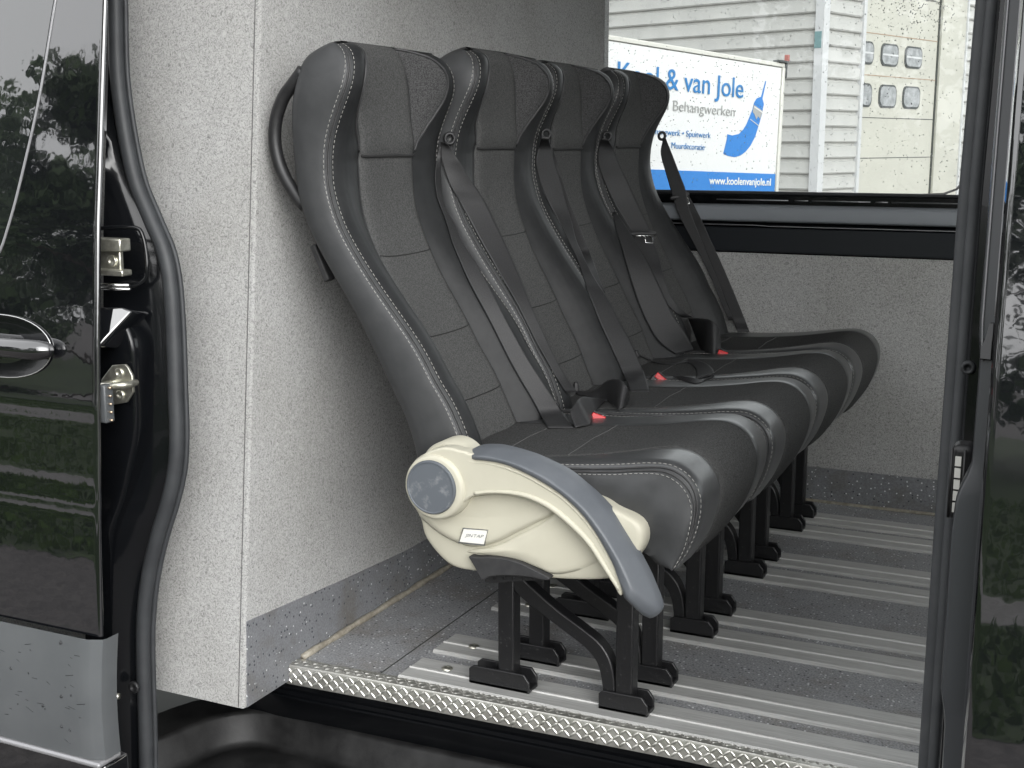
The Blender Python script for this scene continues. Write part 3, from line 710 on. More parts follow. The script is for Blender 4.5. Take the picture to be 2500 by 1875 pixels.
# ------------------------------------------------------------------ seat belts (metres, both edges of each strap)
STRAP = {
 'b0_back': [(-1.3411,2.4666,1.0765,-1.3346,2.4690,1.0765),(-1.3429,2.4660,1.0674,-1.3358,2.4686,1.0674),(-1.3448,2.4653,1.0584,-1.3372,2.4683,1.0584),(-1.3454,2.4625,1.0492,-1.3385,2.4681,1.0492),(-1.3444,2.4577,1.0396,-1.3393,2.4680,1.0395),(-1.3426,2.4522,1.0294,-1.3397,2.4680,1.0291),(-1.3407,2.4470,1.0186,-1.3396,2.4678,1.0182),(-1.3389,2.4430,1.0080,-1.3384,2.4662,1.0074),(-1.3371,2.4399,0.9981,-1.3366,2.4639,0.9974),(-1.3349,2.4370,0.9891,-1.3337,2.4593,0.9884),(-1.3325,2.4348,0.9807,-1.3305,2.4546,0.9801),(-1.3302,2.4334,0.9727,-1.3278,2.4512,0.9721),(-1.3279,2.4328,0.9648,-1.3251,2.4489,0.9643),(-1.3254,2.4330,0.9572,-1.3227,2.4484,0.9567),(-1.3225,2.4335,0.9499,-1.3203,2.4486,0.9493),(-1.3194,2.4338,0.9428,-1.3175,2.4492,0.9421),(-1.3161,2.4335,0.9356,-1.3143,2.4499,0.9349),(-1.3126,2.4324,0.9285,-1.3103,2.4508,0.9276),(-1.3089,2.4308,0.9214,-1.3054,2.4514,0.9204),(-1.3049,2.4284,0.9143,-1.2996,2.4507,0.9132),(-1.3004,2.4253,0.9069,-1.2933,2.4479,0.9059),(-1.2959,2.4215,0.8994,-1.2870,2.4434,0.8983),(-1.2914,2.4175,0.8916,-1.2812,2.4384,0.8906),(-1.2869,2.4139,0.8835,-1.2754,2.4342,0.8825),(-1.2821,2.4108,0.8748,-1.2692,2.4316,0.8738),(-1.2766,2.4083,0.8653,-1.2617,2.4300,0.8642),(-1.2706,2.4059,0.8551,-1.2532,2.4289,0.8540),(-1.2643,2.4037,0.8447,-1.2444,2.4277,0.8435),(-1.2580,2.4014,0.8344,-1.2359,2.4262,0.8333),(-1.2520,2.3993,0.8244,-1.2279,2.4243,0.8232),(-1.2460,2.3973,0.8143,-1.2201,2.4225,0.8132),(-1.2400,2.3956,0.8043,-1.2125,2.4207,0.8032),(-1.2338,2.3940,0.7942,-1.2052,2.4190,0.7932),(-1.2274,2.3927,0.7842,-1.1980,2.4171,0.7832),(-1.2208,2.3916,0.7742,-1.1910,2.4153,0.7732),(-1.2141,2.3906,0.7641,-1.1842,2.4134,0.7632),(-1.2075,2.3897,0.7541,-1.1774,2.4116,0.7533),(-1.2010,2.3888,0.7441,-1.1708,2.4099,0.7433),(-1.1944,2.3882,0.7341,-1.1645,2.4086,0.7333),(-1.1881,2.3877,0.7240,-1.1583,2.4075,0.7233),(-1.1818,2.3872,0.7139,-1.1521,2.4069,0.7133),(-1.1758,2.3869,0.7039,-1.1457,2.4065,0.7032),(-1.1699,2.3866,0.6938,-1.1394,2.4064,0.6931),(-1.1641,2.3863,0.6837,-1.1330,2.4065,0.6830),(-1.1583,2.3861,0.6736,-1.1266,2.4066,0.6729),(-1.1524,2.3858,0.6636,-1.1203,2.4067,0.6628),(-1.1466,2.3855,0.6535,-1.1138,2.4067,0.6527),(-1.1407,2.3851,0.6435,-1.1072,2.4066,0.6426),(-1.1347,2.3848,0.6334,-1.1004,2.4066,0.6326),(-1.1285,2.3847,0.6234,-1.0934,2.4069,0.6225),(-1.1223,2.3848,0.6133,-1.0862,2.4075,0.6124),(-1.1161,2.3851,0.6032,-1.0790,2.4084,0.6023),(-1.1099,2.3858,0.5931,-1.0720,2.4095,0.5921),(-1.1035,2.3867,0.5827,-1.0651,2.4110,0.5817),(-1.0968,2.3878,0.5722,-1.0583,2.4127,0.5710),(-1.0904,2.3891,0.5619,-1.0517,2.4149,0.5605),(-1.0846,2.3903,0.5522,-1.0456,2.4172,0.5507),(-1.0794,2.3914,0.5432,-1.0401,2.4195,0.5415),(-1.0748,2.3924,0.5348,-1.0349,2.4219,0.5328),(-1.0704,2.3933,0.5269,-1.0286,2.4211,0.5253),(-1.0635,2.3881,0.5207,-1.0188,2.4119,0.5201),(-1.0533,2.3751,0.5168,-1.0058,2.3946,0.5174),(-1.0402,2.3544,0.5154,-0.9898,2.3694,0.5171),(-1.0274,2.3342,0.5141,-0.9761,2.3493,0.5159),(-1.0178,2.3214,0.5111,-0.9655,2.3367,0.5130)],
 'b0_front': [(-1.3372,2.4667,1.0824,-1.3221,2.4584,1.0824),(-1.3369,2.4668,1.0805,-1.3203,2.4594,1.0805),(-1.3366,2.4668,1.0788,-1.3187,2.4605,1.0788),(-1.3364,2.4668,1.0768,-1.3187,2.4649,1.0768),(-1.3363,2.4667,1.0740,-1.3182,2.4690,1.0740),(-1.3364,2.4665,1.0702,-1.3175,2.4733,1.0702),(-1.3368,2.4663,1.0657,-1.3156,2.4763,1.0657),(-1.3371,2.4661,1.0610,-1.3130,2.4779,1.0610),(-1.3372,2.4662,1.0564,-1.3106,2.4798,1.0564),(-1.3371,2.4663,1.0525,-1.3084,2.4813,1.0525),(-1.3368,2.4664,1.0490,-1.3062,2.4826,1.0490),(-1.3362,2.4667,1.0449,-1.3038,2.4839,1.0449),(-1.3351,2.4673,1.0396,-1.3011,2.4862,1.0395),(-1.3332,2.4683,1.0321,-1.2981,2.4899,1.0321),(-1.3309,2.4696,1.0232,-1.2947,2.4944,1.0231),(-1.3279,2.4705,1.0141,-1.2913,2.4994,1.0138),(-1.3251,2.4716,1.0058,-1.2877,2.5036,1.0055),(-1.3224,2.4723,0.9989,-1.2847,2.5081,0.9984),(-1.3196,2.4732,0.9926,-1.2816,2.5124,0.9920),(-1.3170,2.4745,0.9866,-1.2786,2.5166,0.9859),(-1.3141,2.4758,0.9804,-1.2754,2.5199,0.9796),(-1.3116,2.4779,0.9744,-1.2724,2.5229,0.9735),(-1.3093,2.4806,0.9687,-1.2697,2.5257,0.9677),(-1.3067,2.4834,0.9624,-1.2668,2.5286,0.9614),(-1.3034,2.4864,0.9547,-1.2634,2.5315,0.9537),(-1.2985,2.4884,0.9453,-1.2587,2.5333,0.9441),(-1.2926,2.4903,0.9345,-1.2533,2.5348,0.9333),(-1.2862,2.4917,0.9232,-1.2475,2.5358,0.9219),(-1.2798,2.4926,0.9122,-1.2417,2.5362,0.9109),(-1.2735,2.4930,0.9017,-1.2360,2.5362,0.9002),(-1.2672,2.4932,0.8911,-1.2304,2.5360,0.8896),(-1.2608,2.4932,0.8806,-1.2247,2.5355,0.8790),(-1.2543,2.4932,0.8701,-1.2190,2.5350,0.8684),(-1.2475,2.4932,0.8596,-1.2131,2.5344,0.8578),(-1.2405,2.4931,0.8491,-1.2072,2.5337,0.8472),(-1.2334,2.4929,0.8386,-1.2013,2.5328,0.8367),(-1.2263,2.4925,0.8282,-1.1954,2.5317,0.8262),(-1.2193,2.4919,0.8178,-1.1896,2.5304,0.8157),(-1.2123,2.4912,0.8074,-1.1838,2.5290,0.8052),(-1.2052,2.4902,0.7971,-1.1779,2.5270,0.7949),(-1.1981,2.4892,0.7867,-1.1717,2.5240,0.7846),(-1.1907,2.4884,0.7764,-1.1652,2.5201,0.7745),(-1.1830,2.4873,0.7662,-1.1589,2.5159,0.7644),(-1.1756,2.4867,0.7558,-1.1529,2.5123,0.7543),(-1.1686,2.4861,0.7455,-1.1470,2.5097,0.7441),(-1.1621,2.4857,0.7352,-1.1410,2.5076,0.7338),(-1.1559,2.4853,0.7248,-1.1350,2.5059,0.7236),(-1.1498,2.4848,0.7145,-1.1292,2.5046,0.7133),(-1.1438,2.4845,0.7041,-1.1235,2.5039,0.7029),(-1.1380,2.4846,0.6937,-1.1181,2.5037,0.6924),(-1.1323,2.4849,0.6832,-1.1128,2.5040,0.6819),(-1.1267,2.4854,0.6727,-1.1075,2.5044,0.6714),(-1.1208,2.4858,0.6623,-1.1021,2.5047,0.6609),(-1.1145,2.4860,0.6519,-1.0966,2.5047,0.6504),(-1.1080,2.4860,0.6415,-1.0910,2.5044,0.6400),(-1.1013,2.4861,0.6312,-1.0852,2.5042,0.6296),(-1.0950,2.4869,0.6207,-1.0793,2.5044,0.6192),(-1.0885,2.4880,0.6098,-1.0731,2.5053,0.6083),(-1.0821,2.4896,0.5987,-1.0669,2.5070,0.5970),(-1.0760,2.4913,0.5879,-1.0610,2.5098,0.5860),(-1.0706,2.4935,0.5782,-1.0564,2.5147,0.5758),(-1.0664,2.4965,0.5699,-1.0527,2.5210,0.5668),(-1.0631,2.5001,0.5626,-1.0493,2.5275,0.5590),(-1.0600,2.5037,0.5557,-1.0456,2.5331,0.5518),(-1.0564,2.5064,0.5488,-1.0409,2.5363,0.5448)],
 'b1_back': [(-1.3177,2.9958,1.0769,-1.3161,3.0121,1.0769),(-1.3188,3.0062,1.0660,-1.3150,3.0198,1.0659),(-1.3201,3.0174,1.0550,-1.3144,3.0287,1.0550),(-1.3213,3.0280,1.0438,-1.3135,3.0370,1.0438),(-1.3199,3.0328,1.0323,-1.3112,3.0419,1.0322),(-1.3187,3.0374,1.0201,-1.3082,3.0448,1.0201),(-1.3169,3.0407,1.0076,-1.3045,3.0460,1.0076),(-1.3145,3.0426,0.9949,-1.3003,3.0460,0.9950),(-1.3113,3.0428,0.9823,-1.2962,3.0461,0.9824),(-1.3076,3.0428,0.9698,-1.2921,3.0461,0.9700),(-1.3038,3.0427,0.9574,-1.2881,3.0461,0.9575),(-1.2999,3.0426,0.9449,-1.2839,3.0460,0.9451),(-1.2959,3.0424,0.9324,-1.2792,3.0459,0.9326),(-1.2917,3.0422,0.9200,-1.2737,3.0459,0.9202),(-1.2874,3.0419,0.9075,-1.2678,3.0460,0.9077),(-1.2830,3.0416,0.8950,-1.2617,3.0461,0.8953),(-1.2785,3.0414,0.8826,-1.2558,3.0462,0.8829),(-1.2738,3.0412,0.8701,-1.2501,3.0462,0.8704),(-1.2689,3.0411,0.8576,-1.2446,3.0462,0.8580),(-1.2639,3.0410,0.8452,-1.2390,3.0462,0.8456),(-1.2586,3.0410,0.8327,-1.2335,3.0463,0.8331),(-1.2531,3.0410,0.8202,-1.2278,3.0463,0.8207),(-1.2473,3.0410,0.8078,-1.2221,3.0463,0.8083),(-1.2318,3.0176,0.7975,-1.2099,3.0298,0.7974),(-1.2152,2.9919,0.7877,-1.1969,3.0107,0.7869),(-1.1974,2.9643,0.7779,-1.1834,2.9894,0.7763),(-1.1834,2.9471,0.7669,-1.1725,2.9746,0.7649),(-1.1747,2.9421,0.7552,-1.1650,2.9675,0.7533),(-1.1677,2.9387,0.7450,-1.1583,2.9616,0.7432),(-1.1624,2.9359,0.7368,-1.1521,2.9560,0.7353),(-1.1582,2.9336,0.7300,-1.1469,2.9519,0.7287),(-1.1546,2.9319,0.7237,-1.1425,2.9493,0.7225),(-1.1512,2.9311,0.7171,-1.1385,2.9481,0.7159)],
 'b1_front': [(-1.2881,2.8924,1.0969,-1.2783,2.8989,1.0969),(-1.2887,2.8922,1.0949,-1.2771,2.8990,1.0949),(-1.2893,2.8922,1.0931,-1.2760,2.8991,1.0931),(-1.2902,2.8926,1.0909,-1.2750,2.8998,1.0909),(-1.2970,2.9054,1.0875,-1.2815,2.9183,1.0875),(-1.3042,2.9180,1.0825,-1.2879,2.9378,1.0825),(-1.3116,2.9303,1.0763,-1.2940,2.9576,1.0762),(-1.3161,2.9356,1.0694,-1.2959,2.9681,1.0694),(-1.3174,2.9345,1.0625,-1.2939,2.9689,1.0624),(-1.3185,2.9329,1.0560,-1.2921,2.9686,1.0559),(-1.3197,2.9313,1.0495,-1.2905,2.9682,1.0493),(-1.3206,2.9302,1.0423,-1.2890,2.9683,1.0421),(-1.3208,2.9305,1.0336,-1.2870,2.9695,1.0333),(-1.3202,2.9319,1.0229,-1.2842,2.9719,1.0225),(-1.3187,2.9341,1.0106,-1.2807,2.9749,1.0101),(-1.3166,2.9366,0.9977,-1.2770,2.9780,0.9971),(-1.3137,2.9390,0.9850,-1.2736,2.9805,0.9844),(-1.3101,2.9415,0.9728,-1.2709,2.9826,0.9722),(-1.3058,2.9445,0.9606,-1.2686,2.9846,0.9599),(-1.3011,2.9477,0.9484,-1.2663,2.9867,0.9475),(-1.2960,2.9509,0.9361,-1.2638,2.9887,0.9352),(-1.2902,2.9538,0.9237,-1.2607,2.9904,0.9228),(-1.2833,2.9560,0.9113,-1.2570,2.9911,0.9103),(-1.2759,2.9570,0.8991,-1.2528,2.9907,0.8980),(-1.2684,2.9562,0.8874,-1.2482,2.9886,0.8862),(-1.2609,2.9539,0.8760,-1.2435,2.9850,0.8747),(-1.2534,2.9505,0.8648,-1.2386,2.9805,0.8634),(-1.2463,2.9471,0.8543,-1.2339,2.9761,0.8528),(-1.2399,2.9442,0.8448,-1.2292,2.9724,0.8432),(-1.2343,2.9420,0.8366,-1.2247,2.9697,0.8350),(-1.2294,2.9402,0.8295,-1.2199,2.9670,0.8279),(-1.2249,2.9385,0.8229,-1.2150,2.9640,0.8214),(-1.2206,2.9369,0.8165,-1.2102,2.9605,0.8151),(-1.2168,2.9355,0.8109,-1.2060,2.9569,0.8096),(-1.2131,2.9337,0.8060,-1.2021,2.9530,0.8049),(-1.2091,2.9311,0.8007,-1.1976,2.9489,0.7997),(-1.2044,2.9277,0.7934,-1.1917,2.9445,0.7925),(-1.1989,2.9237,0.7835,-1.1838,2.9400,0.7827),(-1.1911,2.9147,0.7722,-1.1740,2.9336,0.7712),(-1.1808,2.9001,0.7608,-1.1619,2.9233,0.7595),(-1.1702,2.8849,0.7500,-1.1496,2.9128,0.7483),(-1.1595,2.8705,0.7399,-1.1373,2.9029,0.7377),(-1.1523,2.8651,0.7287,-1.1268,2.8987,0.7265),(-1.1458,2.8618,0.7174,-1.1171,2.8966,0.7151),(-1.1396,2.8592,0.7060,-1.1084,2.8949,0.7037),(-1.1338,2.8570,0.6945,-1.1007,2.8934,0.6922),(-1.1282,2.8553,0.6830,-1.0938,2.8921,0.6806),(-1.1227,2.8540,0.6715,-1.0871,2.8911,0.6690),(-1.1170,2.8528,0.6599,-1.0803,2.8903,0.6574),(-1.1109,2.8518,0.6484,-1.0729,2.8897,0.6458),(-1.1046,2.8509,0.6369,-1.0652,2.8891,0.6343),(-1.0983,2.8502,0.6253,-1.0578,2.8888,0.6227),(-1.0922,2.8498,0.6137,-1.0508,2.8886,0.6111),(-1.0863,2.8498,0.6021,-1.0445,2.8886,0.5994),(-1.0805,2.8501,0.5904,-1.0386,2.8888,0.5876),(-1.0748,2.8507,0.5786,-1.0330,2.8893,0.5758),(-1.0693,2.8518,0.5668,-1.0277,2.8902,0.5639),(-1.0639,2.8537,0.5544,-1.0225,2.8919,0.5515),(-1.0585,2.8563,0.5415,-1.0172,2.8931,0.5388),(-1.0509,2.8520,0.5306,-1.0078,2.8815,0.5291),(-1.0405,2.8374,0.5230,-0.9958,2.8595,0.5229),(-1.0276,2.8125,0.5195,-0.9815,2.8271,0.5208),(-1.0133,2.7813,0.5188,-0.9677,2.7930,0.5205),(-1.0021,2.7573,0.5173,-0.9577,2.7688,0.5189),(-0.9941,2.7427,0.5137,-0.9507,2.7538,0.5153)],
 'b2_front': [(-1.3008,3.3257,1.0937,-1.2888,3.3304,1.0937),(-1.3018,3.3254,1.0918,-1.2871,3.3311,1.0918),(-1.3029,3.3253,1.0901,-1.2856,3.3321,1.0901),(-1.3052,3.3284,1.0880,-1.2842,3.3336,1.0879),(-1.3087,3.3342,1.0846,-1.2857,3.3438,1.0846),(-1.3123,3.3398,1.0800,-1.2869,3.3547,1.0800),(-1.3160,3.3450,1.0744,-1.2879,3.3663,1.0744),(-1.3173,3.3447,1.0679,-1.2874,3.3743,1.0678),(-1.3184,3.3448,1.0605,-1.2852,3.3785,1.0604),(-1.3193,3.3450,1.0523,-1.2828,3.3819,1.0522),(-1.3201,3.3454,1.0432,-1.2800,3.3845,1.0430),(-1.3203,3.3460,1.0333,-1.2766,3.3864,1.0331),(-1.3195,3.3474,1.0228,-1.2727,3.3889,1.0225),(-1.3174,3.3502,1.0112,-1.2682,3.3926,1.0109),(-1.3142,3.3536,0.9987,-1.2629,3.3967,0.9983),(-1.3104,3.3574,0.9860,-1.2576,3.4010,0.9856),(-1.3061,3.3600,0.9739,-1.2522,3.4039,0.9734),(-1.3018,3.3625,0.9625,-1.2472,3.4065,0.9620),(-1.2971,3.3650,0.9514,-1.2425,3.4090,0.9509),(-1.2923,3.3674,0.9407,-1.2378,3.4112,0.9401),(-1.2873,3.3693,0.9303,-1.2330,3.4130,0.9296),(-1.2821,3.3705,0.9204,-1.2282,3.4139,0.9197),(-1.2768,3.3712,0.9110,-1.2233,3.4144,0.9102),(-1.2713,3.3718,0.9017,-1.2185,3.4146,0.9009),(-1.2656,3.3726,0.8924,-1.2136,3.4147,0.8915),(-1.2593,3.3736,0.8825,-1.2084,3.4148,0.8816),(-1.2527,3.3749,0.8724,-1.2031,3.4149,0.8715),(-1.2462,3.3760,0.8627,-1.1981,3.4149,0.8619),(-1.2407,3.3769,0.8544,-1.1936,3.4149,0.8535),(-1.2364,3.3775,0.8480,-1.1899,3.4150,0.8471),(-1.2328,3.3776,0.8429,-1.1867,3.4150,0.8420),(-1.2294,3.3771,0.8383,-1.1839,3.4149,0.8373),(-1.2258,3.3755,0.8330,-1.1811,3.4139,0.8319),(-1.2221,3.3728,0.8268,-1.1784,3.4115,0.8256),(-1.2184,3.3695,0.8202,-1.1758,3.4078,0.8190),(-1.2148,3.3660,0.8135,-1.1732,3.4040,0.8123),(-1.2110,3.3635,0.8068,-1.1703,3.4011,0.8056),(-1.2070,3.3618,0.8002,-1.1669,3.3992,0.7989),(-1.2029,3.3608,0.7936,-1.1633,3.3979,0.7923),(-1.1987,3.3599,0.7870,-1.1596,3.3968,0.7856),(-1.1944,3.3589,0.7804,-1.1562,3.3954,0.7790),(-1.1898,3.3578,0.7738,-1.1532,3.3938,0.7723),(-1.1851,3.3571,0.7672,-1.1504,3.3924,0.7657),(-1.1805,3.3562,0.7606,-1.1478,3.3905,0.7590),(-1.1763,3.3552,0.7540,-1.1449,3.3879,0.7525),(-1.1724,3.3526,0.7477,-1.1421,3.3843,0.7462),(-1.1689,3.3496,0.7414,-1.1391,3.3796,0.7401),(-1.1656,3.3473,0.7350,-1.1362,3.3753,0.7337),(-1.1621,3.3457,0.7281,-1.1331,3.3717,0.7269),(-1.1583,3.3450,0.7205,-1.1298,3.3689,0.7195),(-1.1541,3.3443,0.7125,-1.1265,3.3668,0.7116),(-1.1498,3.3440,0.7043,-1.1232,3.3655,0.7034),(-1.1453,3.3440,0.6962,-1.1197,3.3648,0.6953),(-1.1405,3.3442,0.6881,-1.1162,3.3645,0.6872),(-1.1355,3.3447,0.6798,-1.1125,3.3646,0.6789),(-1.1304,3.3454,0.6717,-1.1086,3.3650,0.6708),(-1.1253,3.3463,0.6641,-1.1044,3.3658,0.6630),(-1.1205,3.3478,0.6567,-1.1000,3.3672,0.6557),(-1.1158,3.3502,0.6496,-1.0954,3.3692,0.6486),(-1.1112,3.3527,0.6428,-1.0907,3.3718,0.6418),(-1.1065,3.3551,0.6367,-1.0862,3.3750,0.6355),(-1.1017,3.3571,0.6311,-1.0818,3.3792,0.6296),(-1.0971,3.3597,0.6260,-1.0777,3.3847,0.6241),(-1.0929,3.3634,0.6212,-1.0736,3.3906,0.6191),(-1.0891,3.3680,0.6169,-1.0698,3.3969,0.6145),(-1.0860,3.3736,0.6130,-1.0661,3.4028,0.6107),(-1.0844,3.3835,0.6092,-1.0623,3.4081,0.6075),(-1.0833,3.3945,0.6055,-1.0581,3.4123,0.6048),(-1.0816,3.4042,0.6018,-1.0535,3.4150,0.6021)],
 'b2_back': [(-1.2730,3.3397,0.8910,-1.2665,3.3470,0.8935),(-1.2652,3.3290,0.8787,-1.2564,3.3436,0.8831),(-1.2564,3.3153,0.8664,-1.2453,3.3373,0.8728),(-1.2469,3.2999,0.8547,-1.2336,3.3290,0.8627),(-1.2400,3.2914,0.8432,-1.2227,3.3220,0.8526),(-1.2341,3.2858,0.8326,-1.2135,3.3177,0.8425),(-1.2288,3.2813,0.8228,-1.2051,3.3143,0.8324),(-1.2234,3.2771,0.8130,-1.1968,3.3111,0.8221),(-1.2180,3.2728,0.8022,-1.1882,3.3080,0.8114),(-1.2124,3.2684,0.7901,-1.1792,3.3049,0.8005),(-1.2067,3.2640,0.7773,-1.1699,3.3016,0.7893),(-1.2012,3.2600,0.7641,-1.1606,3.2983,0.7777),(-1.1956,3.2564,0.7508,-1.1513,3.2947,0.7654),(-1.1902,3.2535,0.7373,-1.1420,3.2912,0.7518),(-1.1849,3.2512,0.7234,-1.1331,3.2884,0.7372),(-1.1797,3.2494,0.7096,-1.1245,3.2862,0.7225),(-1.1745,3.2479,0.6963,-1.1166,3.2845,0.7088),(-1.1694,3.2467,0.6835,-1.1095,3.2834,0.6962),(-1.1642,3.2456,0.6711,-1.1030,3.2827,0.6843),(-1.1589,3.2446,0.6589,-1.0969,3.2820,0.6729),(-1.1534,3.2437,0.6469,-1.0910,3.2814,0.6620),(-1.1476,3.2429,0.6348,-1.0855,3.2806,0.6518),(-1.1416,3.2425,0.6228,-1.0805,3.2799,0.6421),(-1.1356,3.2424,0.6111,-1.0754,3.2794,0.6327),(-1.1295,3.2426,0.6000,-1.0699,3.2796,0.6231),(-1.1235,3.2432,0.5893,-1.0633,3.2804,0.6131),(-1.1173,3.2441,0.5789,-1.0562,3.2818,0.6030),(-1.1111,3.2453,0.5692,-1.0492,3.2838,0.5930),(-1.1049,3.2469,0.5606,-1.0432,3.2862,0.5835),(-1.0987,3.2490,0.5534,-1.0382,3.2890,0.5745),(-1.0924,3.2514,0.5472,-1.0338,3.2920,0.5659),(-1.0861,3.2543,0.5417,-1.0300,3.2953,0.5579),(-1.0801,3.2578,0.5364,-1.0269,3.2989,0.5504),(-1.0743,3.2616,0.5315,-1.0244,3.3024,0.5439),(-1.0686,3.2658,0.5270,-1.0226,3.3057,0.5382),(-1.0629,3.2702,0.5227,-1.0209,3.3086,0.5329),(-1.0570,3.2737,0.5184,-1.0188,3.3107,0.5275)],
 'b3_left': [(-1.2766,3.7706,1.0975,-1.2688,3.7735,1.0975),(-1.2766,3.7702,1.0950,-1.2679,3.7739,1.0950),(-1.2766,3.7697,1.0930,-1.2676,3.7756,1.0930),(-1.2774,3.7714,1.0901,-1.2673,3.7784,1.0901),(-1.2790,3.7748,1.0851,-1.2661,3.7813,1.0851),(-1.2814,3.7778,1.0780,-1.2637,3.7840,1.0780),(-1.2842,3.7801,1.0692,-1.2597,3.7840,1.0692),(-1.2852,3.7789,1.0587,-1.2550,3.7840,1.0588),(-1.2843,3.7779,1.0466,-1.2496,3.7839,1.0467),(-1.2805,3.7774,1.0316,-1.2431,3.7839,1.0317),(-1.2749,3.7772,1.0141,-1.2357,3.7840,1.0143),(-1.2688,3.7773,0.9965,-1.2282,3.7843,0.9968),(-1.2635,3.7773,0.9812,-1.2218,3.7844,0.9815),(-1.2596,3.7771,0.9693,-1.2165,3.7845,0.9696),(-1.2563,3.7770,0.9593,-1.2120,3.7846,0.9597),(-1.2532,3.7769,0.9499,-1.2080,3.7847,0.9503),(-1.2498,3.7770,0.9396,-1.2045,3.7849,0.9400),(-1.2462,3.7772,0.9281,-1.2017,3.7849,0.9286),(-1.2426,3.7774,0.9161,-1.1996,3.7848,0.9166),(-1.2387,3.7775,0.9040,-1.1974,3.7847,0.9045),(-1.2343,3.7777,0.8919,-1.1944,3.7845,0.8924),(-1.2296,3.7778,0.8803,-1.1904,3.7845,0.8808),(-1.2246,3.7778,0.8689,-1.1860,3.7844,0.8694),(-1.2190,3.7779,0.8571,-1.1810,3.7844,0.8577),(-1.2124,3.7780,0.8444,-1.1755,3.7843,0.8450),(-1.2045,3.7783,0.8304,-1.1693,3.7843,0.8310),(-1.1956,3.7787,0.8155,-1.1626,3.7843,0.8161),(-1.1863,3.7791,0.8002,-1.1556,3.7843,0.8008),(-1.1773,3.7795,0.7851,-1.1488,3.7843,0.7857),(-1.1687,3.7799,0.7703,-1.1422,3.7843,0.7709),(-1.1602,3.7802,0.7555,-1.1355,3.7843,0.7560),(-1.1518,3.7805,0.7407,-1.1289,3.7843,0.7412),(-1.1435,3.7808,0.7259,-1.1221,3.7843,0.7264),(-1.1354,3.7810,0.7111,-1.1152,3.7843,0.7116),(-1.1273,3.7813,0.6963,-1.1081,3.7843,0.6968),(-1.1195,3.7815,0.6814,-1.1011,3.7844,0.6820),(-1.1121,3.7817,0.6666,-1.0943,3.7845,0.6672),(-1.1051,3.7818,0.6518,-1.0878,3.7845,0.6523),(-1.0986,3.7819,0.6369,-1.0815,3.7845,0.6375),(-1.0921,3.7819,0.6221,-1.0752,3.7845,0.6227),(-1.0855,3.7819,0.6072,-1.0689,3.7845,0.6078),(-1.0785,3.7820,0.5924,-1.0623,3.7845,0.5930),(-1.0714,3.7821,0.5776,-1.0556,3.7845,0.5782),(-1.0642,3.7822,0.5628,-1.0489,3.7844,0.5634),(-1.0570,3.7822,0.5480,-1.0421,3.7843,0.5486)],
 'b3_right': [(-1.2263,3.8015,0.9452,-1.2143,3.8031,0.9453),(-1.2232,3.8014,0.9351,-1.2080,3.8037,0.9353),(-1.2201,3.8009,0.9254,-1.2018,3.8038,0.9256),(-1.2164,3.7998,0.9152,-1.1950,3.8032,0.9154),(-1.2112,3.7971,0.9036,-1.1873,3.8010,0.9039),(-1.2046,3.7940,0.8901,-1.1786,3.7982,0.8904),(-1.1970,3.7910,0.8752,-1.1694,3.7956,0.8756),(-1.1899,3.7914,0.8597,-1.1611,3.7961,0.8601),(-1.1835,3.7939,0.8442,-1.1536,3.7987,0.8447),(-1.1769,3.7968,0.8292,-1.1467,3.8017,0.8297),(-1.1700,3.7993,0.8142,-1.1399,3.8042,0.8148),(-1.1622,3.7994,0.7993,-1.1324,3.8042,0.7999),(-1.1547,3.7995,0.7845,-1.1248,3.8042,0.7851),(-1.1474,3.7995,0.7696,-1.1172,3.8043,0.7703),(-1.1404,3.7995,0.7547,-1.1096,3.8043,0.7555),(-1.1335,3.7994,0.7399,-1.1020,3.8044,0.7406),(-1.1266,3.7994,0.7250,-1.0944,3.8044,0.7258),(-1.1198,3.7994,0.7101,-1.0870,3.8045,0.7110),(-1.1131,3.7994,0.6952,-1.0797,3.8045,0.6962),(-1.1065,3.7993,0.6804,-1.0725,3.8046,0.6814),(-1.0998,3.7993,0.6655,-1.0653,3.8046,0.6665),(-1.0930,3.7993,0.6503,-1.0581,3.8046,0.6514),(-1.0860,3.7994,0.6350,-1.0509,3.8047,0.6362),(-1.0793,3.7994,0.6200,-1.0439,3.8047,0.6212),(-1.0731,3.7994,0.6060,-1.0374,3.8047,0.6072),(-1.0675,3.7994,0.5932,-1.0316,3.8047,0.5945),(-1.0625,3.7993,0.5814,-1.0263,3.8047,0.5828),(-1.0577,3.7993,0.5700,-1.0212,3.8047,0.5714),(-1.0528,3.7992,0.5583,-1.0161,3.8047,0.5598),(-1.0478,3.7992,0.5464,-1.0109,3.8046,0.5479),(-1.0416,3.7949,0.5351,-1.0048,3.8006,0.5366),(-1.0342,3.7862,0.5245,-0.9977,3.7926,0.5259),(-1.0267,3.7774,0.5139,-0.9906,3.7844,0.5153)],
